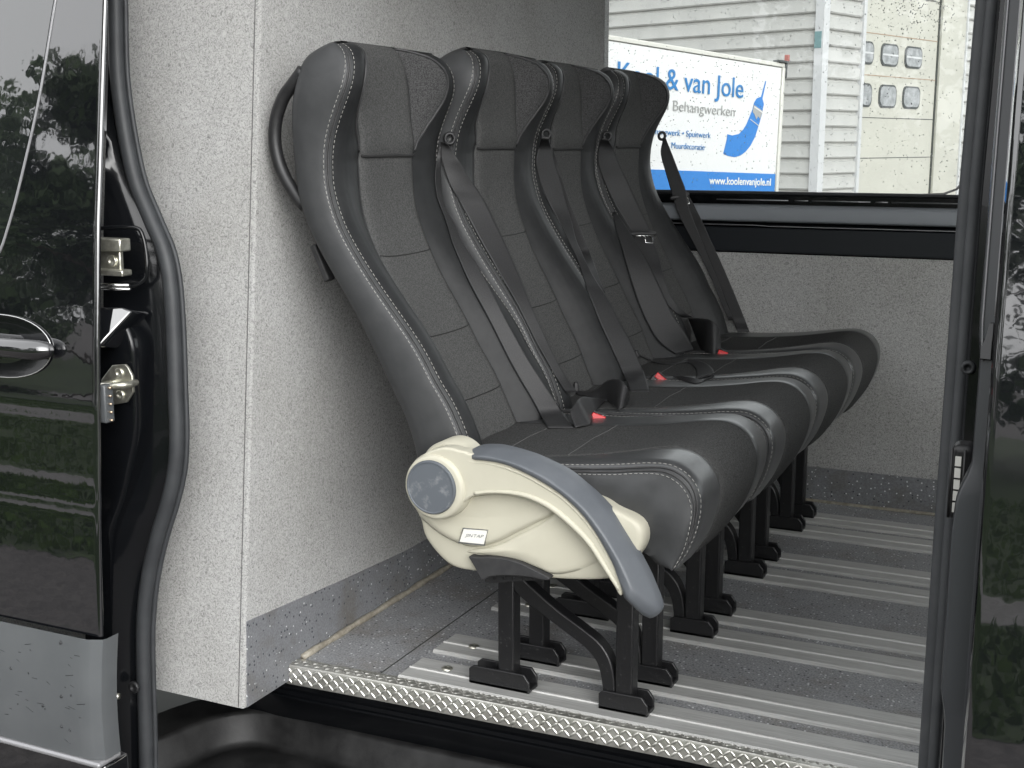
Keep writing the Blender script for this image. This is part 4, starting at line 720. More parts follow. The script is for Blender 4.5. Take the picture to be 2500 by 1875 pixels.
 'l0_far': [(-1.1068,2.6973,0.5152,-1.1014,2.6799,0.5095),(-1.1018,2.6982,0.5148,-1.0956,2.6787,0.5094),(-1.0961,2.6975,0.5147,-1.0892,2.6759,0.5096),(-1.0896,2.6945,0.5152,-1.0825,2.6721,0.5100),(-1.0829,2.6900,0.5163,-1.0756,2.6675,0.5104),(-1.0764,2.6846,0.5176,-1.0687,2.6621,0.5107),(-1.0701,2.6791,0.5191,-1.0620,2.6565,0.5109),(-1.0643,2.6742,0.5207,-1.0556,2.6515,0.5110),(-1.0592,2.6707,0.5225,-1.0495,2.6480,0.5110),(-1.0548,2.6685,0.5245,-1.0438,2.6459,0.5112),(-1.0509,2.6669,0.5268,-1.0381,2.6446,0.5115),(-1.0470,2.6653,0.5294,-1.0325,2.6432,0.5118),(-1.0428,2.6634,0.5324,-1.0271,2.6412,0.5120),(-1.0377,2.6597,0.5364,-1.0213,2.6370,0.5125),(-1.0327,2.6567,0.5408,-1.0159,2.6333,0.5127),(-1.0272,2.6526,0.5454,-1.0104,2.6283,0.5130),(-1.0212,2.6477,0.5497,-1.0046,2.6225,0.5131),(-1.0144,2.6410,0.5539,-0.9983,2.6148,0.5133),(-1.0068,2.6330,0.5581,-0.9914,2.6056,0.5134),(-0.9992,2.6246,0.5619,-0.9847,2.5960,0.5135),(-0.9914,2.6157,0.5651,-0.9781,2.5861,0.5138),(-0.9830,2.6055,0.5677,-0.9714,2.5748,0.5143),(-0.9744,2.5945,0.5700,-0.9647,2.5627,0.5150),(-0.9659,2.5835,0.5716,-0.9582,2.5507,0.5159),(-0.9585,2.5744,0.5725,-0.9526,2.5410,0.5166),(-0.9524,2.5679,0.5723,-0.9482,2.5339,0.5170),(-0.9474,2.5638,0.5712,-0.9448,2.5294,0.5171),(-0.9435,2.5617,0.5692,-0.9422,2.5273,0.5170),(-0.9405,2.5610,0.5668,-0.9400,2.5267,0.5171),(-0.9382,2.5614,0.5637,-0.9382,2.5277,0.5174),(-0.9367,2.5631,0.5601,-0.9366,2.5302,0.5178),(-0.9364,2.5670,0.5558,-0.9360,2.5353,0.5183),(-0.9381,2.5756,0.5505,-0.9370,2.5452,0.5184),(-0.9422,2.5894,0.5442,-0.9400,2.5608,0.5183),(-0.9481,2.6066,0.5370,-0.9444,2.5802,0.5184),(-0.9541,2.6241,0.5297,-0.9487,2.5999,0.5187),(-0.9580,2.6356,0.5236,-0.9509,2.6136,0.5202)],
 'l0_near': [(-0.9810,2.3474,0.5390,-0.9599,2.3265,0.5167),(-0.9803,2.3498,0.5425,-0.9564,2.3294,0.5172),(-0.9801,2.3532,0.5458,-0.9533,2.3333,0.5174),(-0.9801,2.3575,0.5489,-0.9507,2.3380,0.5175),(-0.9805,2.3631,0.5515,-0.9488,2.3438,0.5173),(-0.9803,2.3677,0.5541,-0.9467,2.3486,0.5170),(-0.9797,2.3718,0.5567,-0.9446,2.3526,0.5166),(-0.9789,2.3758,0.5591,-0.9427,2.3565,0.5168),(-0.9788,2.3821,0.5607,-0.9423,2.3627,0.5174),(-0.9804,2.3925,0.5611,-0.9443,2.3732,0.5185),(-0.9838,2.4075,0.5603,-0.9488,2.3882,0.5196),(-0.9893,2.4289,0.5577,-0.9559,2.4096,0.5197),(-0.9950,2.4520,0.5541,-0.9633,2.4327,0.5192),(-0.9985,2.4721,0.5504,-0.9690,2.4528,0.5193),(-1.0003,2.4895,0.5464,-0.9734,2.4702,0.5200),(-1.0008,2.5046,0.5427,-0.9766,2.4853,0.5212),(-1.0034,2.5250,0.5380,-0.9818,2.5057,0.5210),(-1.0081,2.5508,0.5325,-0.9887,2.5315,0.5196),(-1.0120,2.5748,0.5273,-0.9946,2.5557,0.5185),(-1.0140,2.5941,0.5231,-0.9991,2.5764,0.5178),(-1.0130,2.6051,0.5206,-1.0014,2.5913,0.5174),(-1.0105,2.6114,0.5193,-1.0021,2.6016,0.5172),(-1.0064,2.6130,0.5190,-1.0010,2.6071,0.5172),(-1.0015,2.6117,0.5190,-0.9979,2.6073,0.5176),(-0.9951,2.6054,0.5194,-0.9926,2.6014,0.5184),(-0.9870,2.5936,0.5199,-0.9855,2.5899,0.5192),(-0.9780,2.5782,0.5203,-0.9768,2.5739,0.5197),(-0.9684,2.5607,0.5211,-0.9673,2.5558,0.5205),(-0.9588,2.5434,0.5221,-0.9579,2.5384,0.5215),(-0.9499,2.5286,0.5232,-0.9491,2.5235,0.5226),(-0.9412,2.5142,0.5243,-0.9403,2.5090,0.5238),(-0.9338,2.5033,0.5248,-0.9328,2.4983,0.5242),(-0.9278,2.4959,0.5245,-0.9265,2.4905,0.5240)],
 'l1_far': [(-1.1195,3.1345,0.5352,-1.1183,3.1342,0.5324),(-1.1158,3.1408,0.5325,-1.1148,3.1402,0.5295),(-1.1131,3.1498,0.5293,-1.1123,3.1489,0.5263),(-1.1109,3.1606,0.5258,-1.1103,3.1594,0.5226),(-1.1086,3.1715,0.5220,-1.1080,3.1700,0.5188),(-1.1060,3.1823,0.5178,-1.1053,3.1803,0.5146),(-1.1019,3.1894,0.5139,-1.1006,3.1858,0.5110),(-1.0959,3.1913,0.5111,-1.0937,3.1849,0.5087),(-1.0880,3.1874,0.5098,-1.0849,3.1784,0.5079),(-1.0790,3.1796,0.5099,-1.0755,3.1694,0.5084),(-1.0705,3.1726,0.5103,-1.0670,3.1624,0.5089),(-1.0624,3.1675,0.5107,-1.0590,3.1576,0.5094),(-1.0545,3.1646,0.5111,-1.0512,3.1548,0.5099),(-1.0465,3.1639,0.5115,-1.0431,3.1540,0.5103),(-1.0384,3.1651,0.5120,-1.0346,3.1539,0.5110),(-1.0307,3.1677,0.5126,-1.0260,3.1539,0.5119),(-1.0235,3.1707,0.5134,-1.0191,3.1575,0.5123),(-1.0178,3.1771,0.5142,-1.0135,3.1638,0.5128),(-1.0127,3.1853,0.5152,-1.0094,3.1745,0.5130),(-1.0078,3.1934,0.5162,-1.0053,3.1833,0.5133),(-1.0023,3.1991,0.5170,-1.0000,3.1859,0.5137),(-0.9950,3.1990,0.5181,-0.9937,3.1818,0.5141),(-0.9862,3.1932,0.5199,-0.9865,3.1717,0.5148),(-0.9762,3.1828,0.5219,-0.9787,3.1580,0.5155),(-0.9651,3.1684,0.5242,-0.9704,3.1420,0.5164),(-0.9536,3.1522,0.5261,-0.9619,3.1248,0.5172),(-0.9419,3.1350,0.5276,-0.9533,3.1064,0.5178),(-0.9302,3.1166,0.5289,-0.9449,3.0870,0.5184),(-0.9186,3.0964,0.5302,-0.9365,3.0656,0.5190),(-0.9064,3.0723,0.5317,-0.9276,3.0404,0.5198),(-0.8937,3.0454,0.5332,-0.9184,3.0125,0.5208),(-0.8815,3.0174,0.5348,-0.9094,2.9834,0.5221),(-0.8708,2.9917,0.5362,-0.9015,2.9569,0.5235),(-0.8637,2.9739,0.5366,-0.8966,2.9385,0.5241),(-0.8585,2.9589,0.5366,-0.8939,2.9254,0.5241),(-0.8555,2.9505,0.5354,-0.8936,2.9197,0.5229),(-0.8532,2.9451,0.5337,-0.8941,2.9169,0.5211)],
 'l1_near': [(-0.9556,2.9410,0.5228,-0.9500,2.9238,0.5228),(-0.9475,2.9342,0.5240,-0.9427,2.9201,0.5215),(-0.9390,2.9258,0.5256,-0.9348,2.9144,0.5205),(-0.9303,2.9171,0.5272,-0.9253,2.9031,0.5207),(-0.9215,2.9076,0.5289,-0.9157,2.8903,0.5216),(-0.9125,2.8978,0.5304,-0.9064,2.8767,0.5231),(-0.9036,2.8885,0.5317,-0.8982,2.8654,0.5245),(-0.8959,2.8824,0.5324,-0.8918,2.8589,0.5251),(-0.8889,2.8771,0.5329,-0.8857,2.8533,0.5257),(-0.8826,2.8725,0.5330,-0.8802,2.8485,0.5261),(-0.8771,2.8692,0.5328,-0.8754,2.8451,0.5262),(-0.8723,2.8677,0.5324,-0.8711,2.8435,0.5263),(-0.8679,2.8682,0.5322,-0.8670,2.8440,0.5266),(-0.8638,2.8711,0.5321,-0.8632,2.8470,0.5273),(-0.8603,2.8769,0.5319,-0.8599,2.8529,0.5280),(-0.8577,2.8855,0.5316,-0.8574,2.8617,0.5286),(-0.8567,2.8986,0.5309,-0.8578,2.8802,0.5272),(-0.8557,2.9104,0.5311,-0.8578,2.8969,0.5262),(-0.8547,2.9209,0.5320,-0.8570,2.9110,0.5259),(-0.8532,2.9292,0.5336,-0.8543,2.9186,0.5269),(-0.8508,2.9351,0.5355,-0.8501,2.9212,0.5288)],
 'l2': [(-1.1317,3.6081,0.5718,-1.1137,3.6080,0.5340),(-1.1175,3.5964,0.5741,-1.1008,3.5864,0.5228),(-1.0969,3.5639,0.5793,-1.0816,3.5439,0.5144),(-1.0705,3.5110,0.5872,-1.0565,3.4821,0.5108),(-1.0427,3.4493,0.5959,-1.0303,3.4168,0.5114),(-1.0223,3.4085,0.6013,-1.0106,3.3751,0.5123),(-1.0079,3.3848,0.6039,-0.9959,3.3511,0.5131),(-0.9986,3.3762,0.6039,-0.9860,3.3426,0.5130),(-0.9907,3.3704,0.6026,-0.9780,3.3370,0.5130),(-0.9842,3.3678,0.5999,-0.9722,3.3346,0.5130),(-0.9790,3.3679,0.5960,-0.9680,3.3350,0.5136),(-0.9754,3.3713,0.5908,-0.9654,3.3390,0.5142),(-0.9728,3.3760,0.5844,-0.9636,3.3445,0.5145),(-0.9700,3.3771,0.5772,-0.9614,3.3466,0.5155),(-0.9680,3.3785,0.5688,-0.9599,3.3493,0.5166),(-0.9660,3.3790,0.5601,-0.9585,3.3513,0.5179),(-0.9639,3.3796,0.5516,-0.9569,3.3532,0.5192)],
}
PT = {'buck0': (-0.9508,2.4306,0.5188), 'buck1': (-0.9740,2.9116,0.5173), 'buck2': (-0.9482,3.3464,0.5186), 'ton0': (-1.1110,2.6963,0.5216), 'ton1': (-1.1190,3.1312,0.5360), 'ton2': (-1.2085,3.4125,0.8229), 'ton3': (-1.2233,3.7862,0.9206), 'ton2r': (-1.1714,3.4143,0.8321), 'ton2l': (-1.2293,3.3596,0.8328), 'guide0': (-1.3363,2.4741,1.0866), 'guide1': (-1.2929,2.9150,1.1032), 'guide2': (-1.2974,3.3331,1.0990), 'guide3': (-1.2745,3.7792,1.0999)}

def strap(name, key, k, thick=.0014):
    s = seats[k]; o_ = np.array(s.location)
    A = np.array(STRAP[key]); G = []
    L = A[:, :3]-o_; Q = A[:, 3:]-o_
    for a, b in zip(L, Q):
        n = np.cross(b-a, (0, .3, 1)); n = n/(np.linalg.norm(n)+1e-9)
        G.append([a*(1-t)+b*t + (0, 0, 0) for t in (0, .08, .3, .5, .7, .92, 1)])
    return grid(name, G, M['belt'], s, sharp=60, thick=thick)
for key, k in (('b0_back',0),('b0_front',0),('b1_back',1),('b1_front',1),('b2_front',2),('b2_back',2),('b3_left',3),('b3_right',3)):
    strap('belt_strap', key, k)
for key, k in (('l0_far',0),('l0_near',0),('l1_far',1),('l1_near',1),('l2',2)):
    strap('belt_loop', key, k)
rt = np.array((.9039,.4277,0)); upv = np.array((-.0793,.1675,.9827)); fwv = np.array((-.4203,.8882,-.1853))
def buckle(c, ang, k, L=.014):
    o_ = np.array(seats[k].location); c = np.array(c)-o_
    a = rt*math.cos(ang)+upv*math.sin(ang); b = -rt*math.sin(ang)+upv*math.cos(ang); n = np.cross(a, b)
    mb = MB(); mb.obox(c - b*.014 - fwv*-.012, a*(L+.004), b*.016, fwv*.012)
    bk = mb.build('belt_buckle', M['plastic'], seats[k], bevel=.003)
    mb = MB(); mb.obox(c - fwv*.0005 - b*.001, a*L, b*.0068, fwv*.003)
    mb.build('release_button', M['red'], bk, bevel=.0015)
    mb = MB(); mb.obox(c + b*.0085 - fwv*-.001, a*(L*.9), b*.0012, fwv*.003); mb.build('buckle_slot', M['shellback'], bk)
buckle(PT['buck0'], R(-20), 1, .0145); buckle(PT['buck1'], R(-40), 2, .019); buckle(PT['buck2'], R(-20), 3, .0135)
def tongue(l, r, k, plate=True, s=.8):
    o_ = np.array(seats[k].location); l = np.array(l)-o_; r = np.array(r)-o_; a = (r-l); w = np.linalg.norm(a); a = a/w; c = (l+r)/2
    dn = np.array((.35,-.05,-.93)); dn = dn-a*np.dot(dn, a); dn /= np.linalg.norm(dn); n = np.cross(a, dn)
    mb = MB(); mb.obox(c, a*w*.52, dn*.006, n*.005); t = mb.build('belt_tongue', M['plastic'], seats[k], bevel=.0035)
    if plate:
        q = c + a*w*.22 + dn*.006; mb = MB()
        mb.tube([q-a*.010, q-a*.011+dn*.020, q+a*.011+dn*.022, q+a*.010, ], .0030, 8); mb.tube([c-a*w*.3+dn*.006, c+a*w*.4+dn*.006], .0025, 8)
        mb.build('latch_plate', M['chrome'], t, True)
tongue(PT['ton2l'], PT['ton2r'], 2)
p = np.array(PT['ton3']); tongue(p-rt*.028-upv*.006, p+rt*.028+upv*.006, 3)
p = np.array(PT['ton0']); tongue(p-upv*.014, p+upv*.014, 0, False); p = np.array(PT['ton1']); tongue(p-upv*.010+rt*.003, p+upv*.010-rt*.003, 1, False)
# ------------------------------------------------------------------ the van
van = empty('van', (-.9, 2.1, -.65))
tag(van, 'black panel van with open sliding door, grey carpeted walls and railed vinyl floor', 'van')
VP = Vector((-.9, 2.1, -.65))
def V(o):
    o.parent = van; o.matrix_parent_inverse = Matrix.Translation(-VP); return o
def under(o, p):
    """child of a van part, built in world coordinates"""
    o.parent = p
    p0 = p
    inv = Matrix.Identity(4)
    o.matrix_parent_inverse = inv
    return o
XW = -1.507
# floor
mb = MB(); mb.box((XW, 2.128, -.04), (1.6, 3.825, 0))
floor = V(mb.build('floor', M['floor'], None))
mb = MB(); mb.box((-1.3115, 2.132, .0001), (-1.3095, 3.8, .0012)); under(mb.build('floor_joint', M['gap'], None), floor)
mb = MB(); mb.tube([(XW+.008, 2.125+.05*i, .004+.0012*math.sin(i*1.9)) for i in range(35)], [.0075+.0015*math.sin(i*2.7) for i in range(35)], 8)
under(mb.build('sealant_bead', M['sealant'], None, True), floor)
mb = MB(); mb.tube([(-1.5+.1*i, 3.812, .003+.0006*math.sin(i*1.3)) for i in range(30)], .0055, 8); under(mb.build('sealant_bead', M['sealant'], None, True), floor)
# seat rails
RY = [2.18, 2.329, 2.612, 2.755, 3.07, 3.212, 3.488, 3.628]
prof = [(-.055,0),(-.055,.0045),(-.050,.0075),(-.044,.0062),(-.007,.0062),(-.0055,.0088),(-.003,.0088),(-.003,.0012),(.004,.0012),(.004,.0068),(.010,.0058),(.046,.0058),(.0515,.0055),(.055,.0035),(.055,0)]
rails = []
x0, x1 = -1.265, 1.5
vv = [(x, a, b) for x in (x0, x1) for a, b in prof]; n = len(prof)
ff = [(i, i+1, i+1+n, i+n) for i in range(n-1)] + [tuple(range(n-1, -1, -1)), tuple(range(n, 2*n))]
rail0 = V(mesh('floor_rail', vv, ff, M['alu'], None, True, (0, RY[0], .0003), 20))
def screw(parent_loc, x, dy):
    mb = MB(); t = 20
    r0 = [(.012, 0), (.011, .0028), (.007, .0042), (.004, .0042), (.0035, .0025)]
    vs = [(x+r*math.cos(2*math.pi*k/t), dy+r*math.sin(2*math.pi*k/t), .006+h) for r, h in r0 for k in range(t)]
    mb.add(vs, [(i*t+k, i*t+(k+1) % t, (i+1)*t+(k+1) % t, (i+1)*t+k) for i in range(4) for k in range(t)] + [tuple(4*t+k for k in range(t))])
    return mb.build('rail_screw', M['zinc'], None, True)
under(screw(None, -1.19, .020), rail0)
for k, y in enumerate(RY[1:]):
    c = rail0.copy(); COL.objects.link(c); c.location = (0, y, .0003); rails.append(c)
    s = rail0.children[0].copy(); COL.objects.link(s); s.parent = c
    s.location = (0.0 if k % 2 else -.004, -.02, 0)
# tread plate on the sill edge
tp = [(2.134,.0035),(2.106,.0035),(2.1005,.0025),(2.0985,-.002),(2.0985,-.040),(2.1015,-.040),(2.1015,-.002),(2.134,-.001)]
xs = np.linspace(-1.512, -.02, 20)
def sy(x): return np.interp(x, [-1.52,-1.28,-.93,-.63,-.3], [-.016,-.006,.004,.012,.008])
vv = [(x, a+sy(x), b) for x in xs for a, b in tp]; n = len(tp)
ff = [(i*n+j, i*n+(j+1) % n, (i+1)*n+(j+1) % n, (i+1)*n+j) for i in range(19) for j in range(n)] + [tuple(range(n)), tuple(19*n+j for j in range(n-1, -1, -1))]
tread = V(mesh('tread_plate', vv, ff, M['tread'], None, True, None, 50))
mb = MB()
def lens(c, u, w, nrm, L, Wd, H):
    c, u, w, nrm = map(np.array, (c, u, w, nrm)); vs = []
    for t, k in ((-1,.0),(-.7,.8),(0,1),(.7,.8),(1,.0)):
        for s, h in ((-1,0),(-.5,.8),(.5,.8),(1,0)):
            vs.append(c + u*t*L + w*s*Wd*max(k, .15) + nrm*H*h*(k if k else .05))
    mb.add(vs, [(i*4+j, i*4+j+1, i*4+5+j, i*4+4+j) for i in range(4) for j in range(3)])
q2 = math.sqrt(.5)
nx = 118
for i in range(nx):
    x = -1.505 + i*.0125
    for r in range(4):
        s = 1 if (i+r) % 2 else -1
        y = float(sy(x))
        if r < 3: lens((x, 2.0985+y-.0001, -.0075-.0118*r), (q2, 0, q2*s), (q2, 0, -q2*s), (0, -1, 0), .0085, .0030, .0022)
        if r < 2: lens((x, 2.1115+y+.0125*r, .0036), (q2, q2*s, 0), (q2, -q2*s, 0), (0, 0, 1), .0085, .0030, .0022)
under(mb.build('tread_pattern', M['tread'], None, True), tread)
# bulkhead box: face towards the door (P1) and the long face beside the seats (P2)
def ty(z): return 1.930 + .105*(z+.02)*.97     # the body leans in towards the roof
zs = [-.032,.02,.145,.5,1,1.5,1.85]
def quadstrip(fn0, fn1, zs, nx=2):
    v = []; f = []
    for z in zs:
        for t in np.linspace(0, 1, nx):
            a = np.array(fn0(z)); b = np.array(fn1(z)); v.append(a*(1-t)+b*t)
    for i in range(len(zs)-1):
        for j in range(nx-1): f.append((i*nx+j, i*nx+j+1, (i+1)*nx+j+1, (i+1)*nx+j))
    return v, f
v = []; f = []
rc = .006
def addq(a, b, zz):
    vv, ff = quadstrip(a, b, zz); n = len(v); v.extend(vv); f.extend(tuple(i+n for i in q) for q in ff)
ring = []
for z in np.linspace(-.032, 1.95, 40):
    y = ty(z); ring.append([(-2.3, y, z), (XW-rc, y, z), (XW-rc*.3, y+rc*.3, z), (XW, y+rc, z), (XW, 2.7, z), (XW, 3.9, z), (-2.3, 3.9, z)])
bulk = V(grid('bulkhead', ring, M['carpet'], None, sharp=60))
bt = mesh('bulkhead_bottom', [(-2.3,1.932,-.031),(XW-.002,1.934,-.031),(XW-.002,2.3,-.031),(-2.3,2.3,-.031)], [(0,1,2,3)], M['gap'], None, False); under(bt, bulk)
# dark seam near the corner and the pale worn edge
mb = MB(); mb.tube([(XW-.012, ty(z)-.0006, z) for z in np.linspace(-.03, 1.8, 60)], .0008, 5); under(mb.build('carpet_seam', M['seamgrey'], None, True), bulk)
# skirting on the bulkhead
poly = [(1.938,-.0315),(2.58,-.0315),(2.58,.106),(2.3,.121),(1.950,.1455)]
sk = prism('skirting', poly, XW-.001, XW+.003, M['skirt'], None, 0, axes='yz'); under(sk, bulk)
sk = prism('skirting', [(2.583,-.02),(3.81,-.02),(3.81,.106),(2.583,.106)], XW-.001, XW+.0022, M['skirt'], None, 0, axes='yz'); under(sk, bulk)
# a recess behind the skirting break (shadowed)
# far side wall
mb = MB(); mb.box((XW, 3.825, -.04), (1.6, 3.845, .752)); fw = V(mb.build('side_panel', M['carpet2'], None))
mb = MB(); mb.box((XW+.004, 3.8195, 0.0), (1.6, 3.8249, .106)); under(mb.build('skirting', M['skirt'], None), fw)
# painted ledge and frame beneath the window
pf = [(3.845,.748),(3.827,.752),(3.826,.757),(3.829,.80),(3.831,.826),(3.822,.832),(3.815,.834),(3.815,.838),(3.822,.842),(3.828,.846),(3.818,.858),(3.808,.870),(3.806,.880),(3.811,.891),(3.826,.8975),(3.842,.900),(3.842,.9035),(3.832,.905),(3.832,.925),(3.836,.929),(3.850,.931),(3.87,.931),(3.87,.748)]
vv = [(x, a, b) for x in (XW, 1.6) for a, b in pf]; n = len(pf)
ff = [(i, (i+1) % n, (i+1) % n+n, i+n) for i in range(n)] + [tuple(range(n-1,-1,-1)), tuple(range(n, 2*n))]
ledge = V(mesh('window_ledge', vv, ff, M['innerpaint'], None, True, None, 32))
mb = MB()
for a, b in ((-1.12,-.90),(-.88,-.84),(-.83,-.66),(-.645,-.61),(-.60,-.2)):
    mb = MB(); mb.tube([(a, 3.831, .912), (b, 3.831, .912)], .0018, 6); under(mb.build('frame_clip', M['trim'], None, True), ledge)
cap_ = [(3.8275,.8455),(3.806,.8485),(3.8005,.852),(3.799,.857),(3.8035,.886),(3.807,.8925),(3.826,.899),(3.8275,.8985)]
vv = [(x, a, b) for x in (XW+.002, 1.59) for a, b in cap_]; n = len(cap_)
o = mesh('ledge_cap', vv, [(i, (i+1) % n, (i+1) % n+n, i+n) for i in range(n)] + [tuple(range(n-1,-1,-1)), tuple(range(n, 2*n))], M['ledge_sheen'], None, True, None, 45); under(o, ledge)
mb2 = MB(); mb2.tube([(XW, 3.8148, .8365), (-1.0, 3.8148, .8372), (-.95, 3.8148, .8350), (1.5, 3.8148, .8345)], .0016, 6); under(mb2.build('bright_line', M['trim'], None, True), ledge)
mb2 = MB(); mb2.box((XW+.002, 3.8195, .756), (1.59, 3.8255, .830)); under(mb2.build('lower_cover', M['navy'], None, bevel=.003), ledge)
# window: rounded frame and pane
mb = MB(); mb.box((XW, 3.845, .930), (1.6, 3.875, .936)); 
wf = V(mb.build('window_frame', M['rubber'], None))
mb = MB(); mb.tube([(XW, 3.850, .9345), (-.52, 3.850, .9345), (-.46, 3.850, .938), (-.425, 3.850, .952), (-.405, 3.850, .98), (-.395, 3.852, 1.05), (-.39, 3.855, 1.8)], .0035, 8); under(mb.build('window_trim', M['trim'], None, True), wf)
mb = MB(); mb.box((-.385, 3.83, .93), (-.30, 3.87, 1.8)); under(mb.build('window_post', M['innerpaint'], None), wf)
mb = MB(); mb.box((XW-.4, 3.858, .93), (1.6, 3.862, 1.95)); pane = V(mb.build('side_window', M['glass'], None))
# roof, rear, near side wall behind the sliding door
mb = MB(); mb.box((-2.3, 2.0, 1.952), (1.6, 3.9, 1.985)); V(mb.build('headlining', M['headliner'], None))
mb = MB(); mb.box((-3.0, 1.93, 1.992), (2.2, 3.95, 2.05)); V(mb.build('roof', M['blackpaint'], None))
mb = MB(); mb.box((1.6, 2.0, -.04), (1.64, 3.9, .86)); V(mb.build('rear_panel', M['carpet2'], None))  # unseen; kept low to let light in from the rear
mb = MB(); mb.box((1.615, 2.02, .862), (1.62, 3.85, 1.948)); V(mb.build('added_rear_window', M['glass'], None))  # unseen glazing, added so that light reaches the bulkhead
mb = MB(); mb.box((-.10, 1.985, -.04), (1.6, 2.02, .90)); mb.box((-.10, 1.985, .9005), (.05, 2.02, 1.948)); V(mb.build('quarter_panel', M['carpet2'], None))  # unseen; cut down above to let in more light
# door opening header
mb = MB(); mb.box((-1.75, 1.93, 1.80), (-.1, 2.06, 1.95)); V(mb.build('door_header', M['innerpaint'], None, bevel=.02))

# ---- outer skin
def ysk0(z):
    return np.interp(z, [-.6,-.08,.19,.40,.65,.93,1.33,1.6,1.85], [1.664,1.660,1.673,1.684,1.703,1.727,1.778,1.822,1.90])
def ysk(z):            # outer surface of the body side
    y = np.interp(z, [-.6,-.08,.19,.40,.65,.93,1.33,1.6,1.85], [1.664,1.660,1.673,1.684,1.703,1.727,1.778,1.822,1.90])
    y += .0045*np.exp(-((z-.555)/.016)**2) - .0035*np.exp(-((z-.585)/.014)**2)
    y += .0035*np.exp(-((z-.470)/.014)**2) - .0030*np.exp(-((z-.495)/.012)**2)
    return y
XE = -1.622           # rear edge of the cab door
zz_ = np.linspace(.192, 1.8, 170)
kk = np.ones(9)/9
ys_ = ysk(np.linspace(.192-.038, 1.8+.038, 178)); ys_ = np.convolve(ys_, kk, 'valid')
rows = []
for z, y in zip(zz_, ys_):
    rows.append([(-3.4, y, z)] + [(x, y, z) for x in np.linspace(-3.0, XE-.03, 24)] + [(XE-.014, y, z), (XE-.0095, y, z), (XE-.008, y+.0001, z)] + [(XE-.004, y+.0012, z), (XE-.0012, y+.004, z), (XE-.001, y+.007, z), (XE-.012, y+.014, z), (XE-.06, y+.02, z)])
cab = V(grid('cab_door', rows, M['blackpaint'], None, sharp=60))
# tinted window with its trim strip
wb = spline([(-1.719,1.42),(-1.737,1.327),(-1.767,1.169),(-1.799,1.047),(-1.834,.937),(-1.872,.868),(-1.95,.835),(-2.1,.825)], 60)
def yat(z): return float(np.interp(z, zz_, ys_))
mb = MB(); mb.tube([(x, yat(z)-.0002, z) for x, z in wb], .0026, 6); under(mb.build('window_strip', M['trim'], None, True), cab)
Gw = []
for x, z in wb:
    Gw.append([(xx, yat(z)-.0016, z) for xx in np.linspace(-3.0, x-.004, 12)])
wo = grid('cab_window', Gw, M['glassdark'], None); under(wo, cab)
# handle: dished cup, rim and grip
mb = MB(); n = 40; cx, cz = -1.862, .7115; V_ = []; F_ = []
for r, d in ((1.0,-.0015),(.97,.001),(.9,.008),(.7,.018),(.4,.022),(.05,.023)):
    for k in range(n):
        a = 2*math.pi*k/n; xx = cx+.133*r*math.copysign(abs(math.cos(a))**.85, math.cos(a)); zz2 = cz+.058*r*math.sin(a)
        V_.append((xx, yat(zz2)-.003+d*.15, zz2))
for i in range(5):
    for k in range(n): F_.append((i*n+k, i*n+(k+1) % n, (i+1)*n+(k+1) % n, (i+1)*n+k))
cup = under(mesh('handle_cup', V_, F_, M['innerpaint'], None, True), cab)
mb = MB(); mb.tube([V_[k] for k in range(n)], .0011, 6, True); under(mb.build('cup_rim', M['chrome'], None, True), cab)
mb = MB(); mb.tube([(-2.03,1.69,.714),(-1.98,1.683,.7145),(-1.80,1.683,.7145),(-1.76,1.684,.7145),(-1.740,1.689,.714),(-1.726,1.696,.7135),(-1.720,1.702,.713)], [.017,.019,.019,.019,.018,.014,.008], 16)
o = under(mb.build('door_handle', M['blackpaint'], None, True), cab)
# grey plastic rub panel below, bright lip under it
zc = np.linspace(-.040, .190, 24)
rows = []
for z in zc:
    t = (z+.040)/.23; y = 1.646 - .004*math.sin(math.pi*min(1, t*1.0)) + .012*t*t
    rows.append([(x, y, z) for x in np.linspace(-3.4, -1.665, 10)] + [(-1.640, y+.0006, z), (-1.634, y+.004, z), (-1.616, y+.012, z), (-1.6135, y+.022, z), (-1.614, y+.05, z)])
rub = V(grid('rub_panel', rows, M['cladding'], None, sharp=50))
mb = MB(); rs = random.Random(3)
for i in range(64):
    x = rs.uniform(-1.98, -1.66); z = rs.uniform(-.02, .175); L = rs.uniform(.004, .02); a = rs.uniform(-.5, .3)
    t = (z+.040)/.23; y = 1.646 - .004*math.sin(math.pi*t) + .012*t*t
    if i % 3 == 0: L *= .5; mb.tube([(x, y+.0006, z), (x+L*.5, y+.0006, z+L*.35)], rs.uniform(.0015, .0038), 6)
    else: mb.tube([(x, y+.0003, z), (x+L, y+.0003, z+L*a)], .0008, 5)
sm_ = under(mb.build('scuff_mark', M['scratch'], None, True), rub); sm_['kind'] = 'stuff'
mb = MB(); mb.box((-3.4, 1.640, -.052), (-1.616, 1.70, -.0415)); V(mb.build('sill_lip', M['trim'], None, bevel=.004))
mb = MB(); mb.box((-3.4, 1.655, -.40), (-1.617, 1.72, -.053)); V(mb.build('side_skirt', M['blackpaint'], None, bevel=.006))

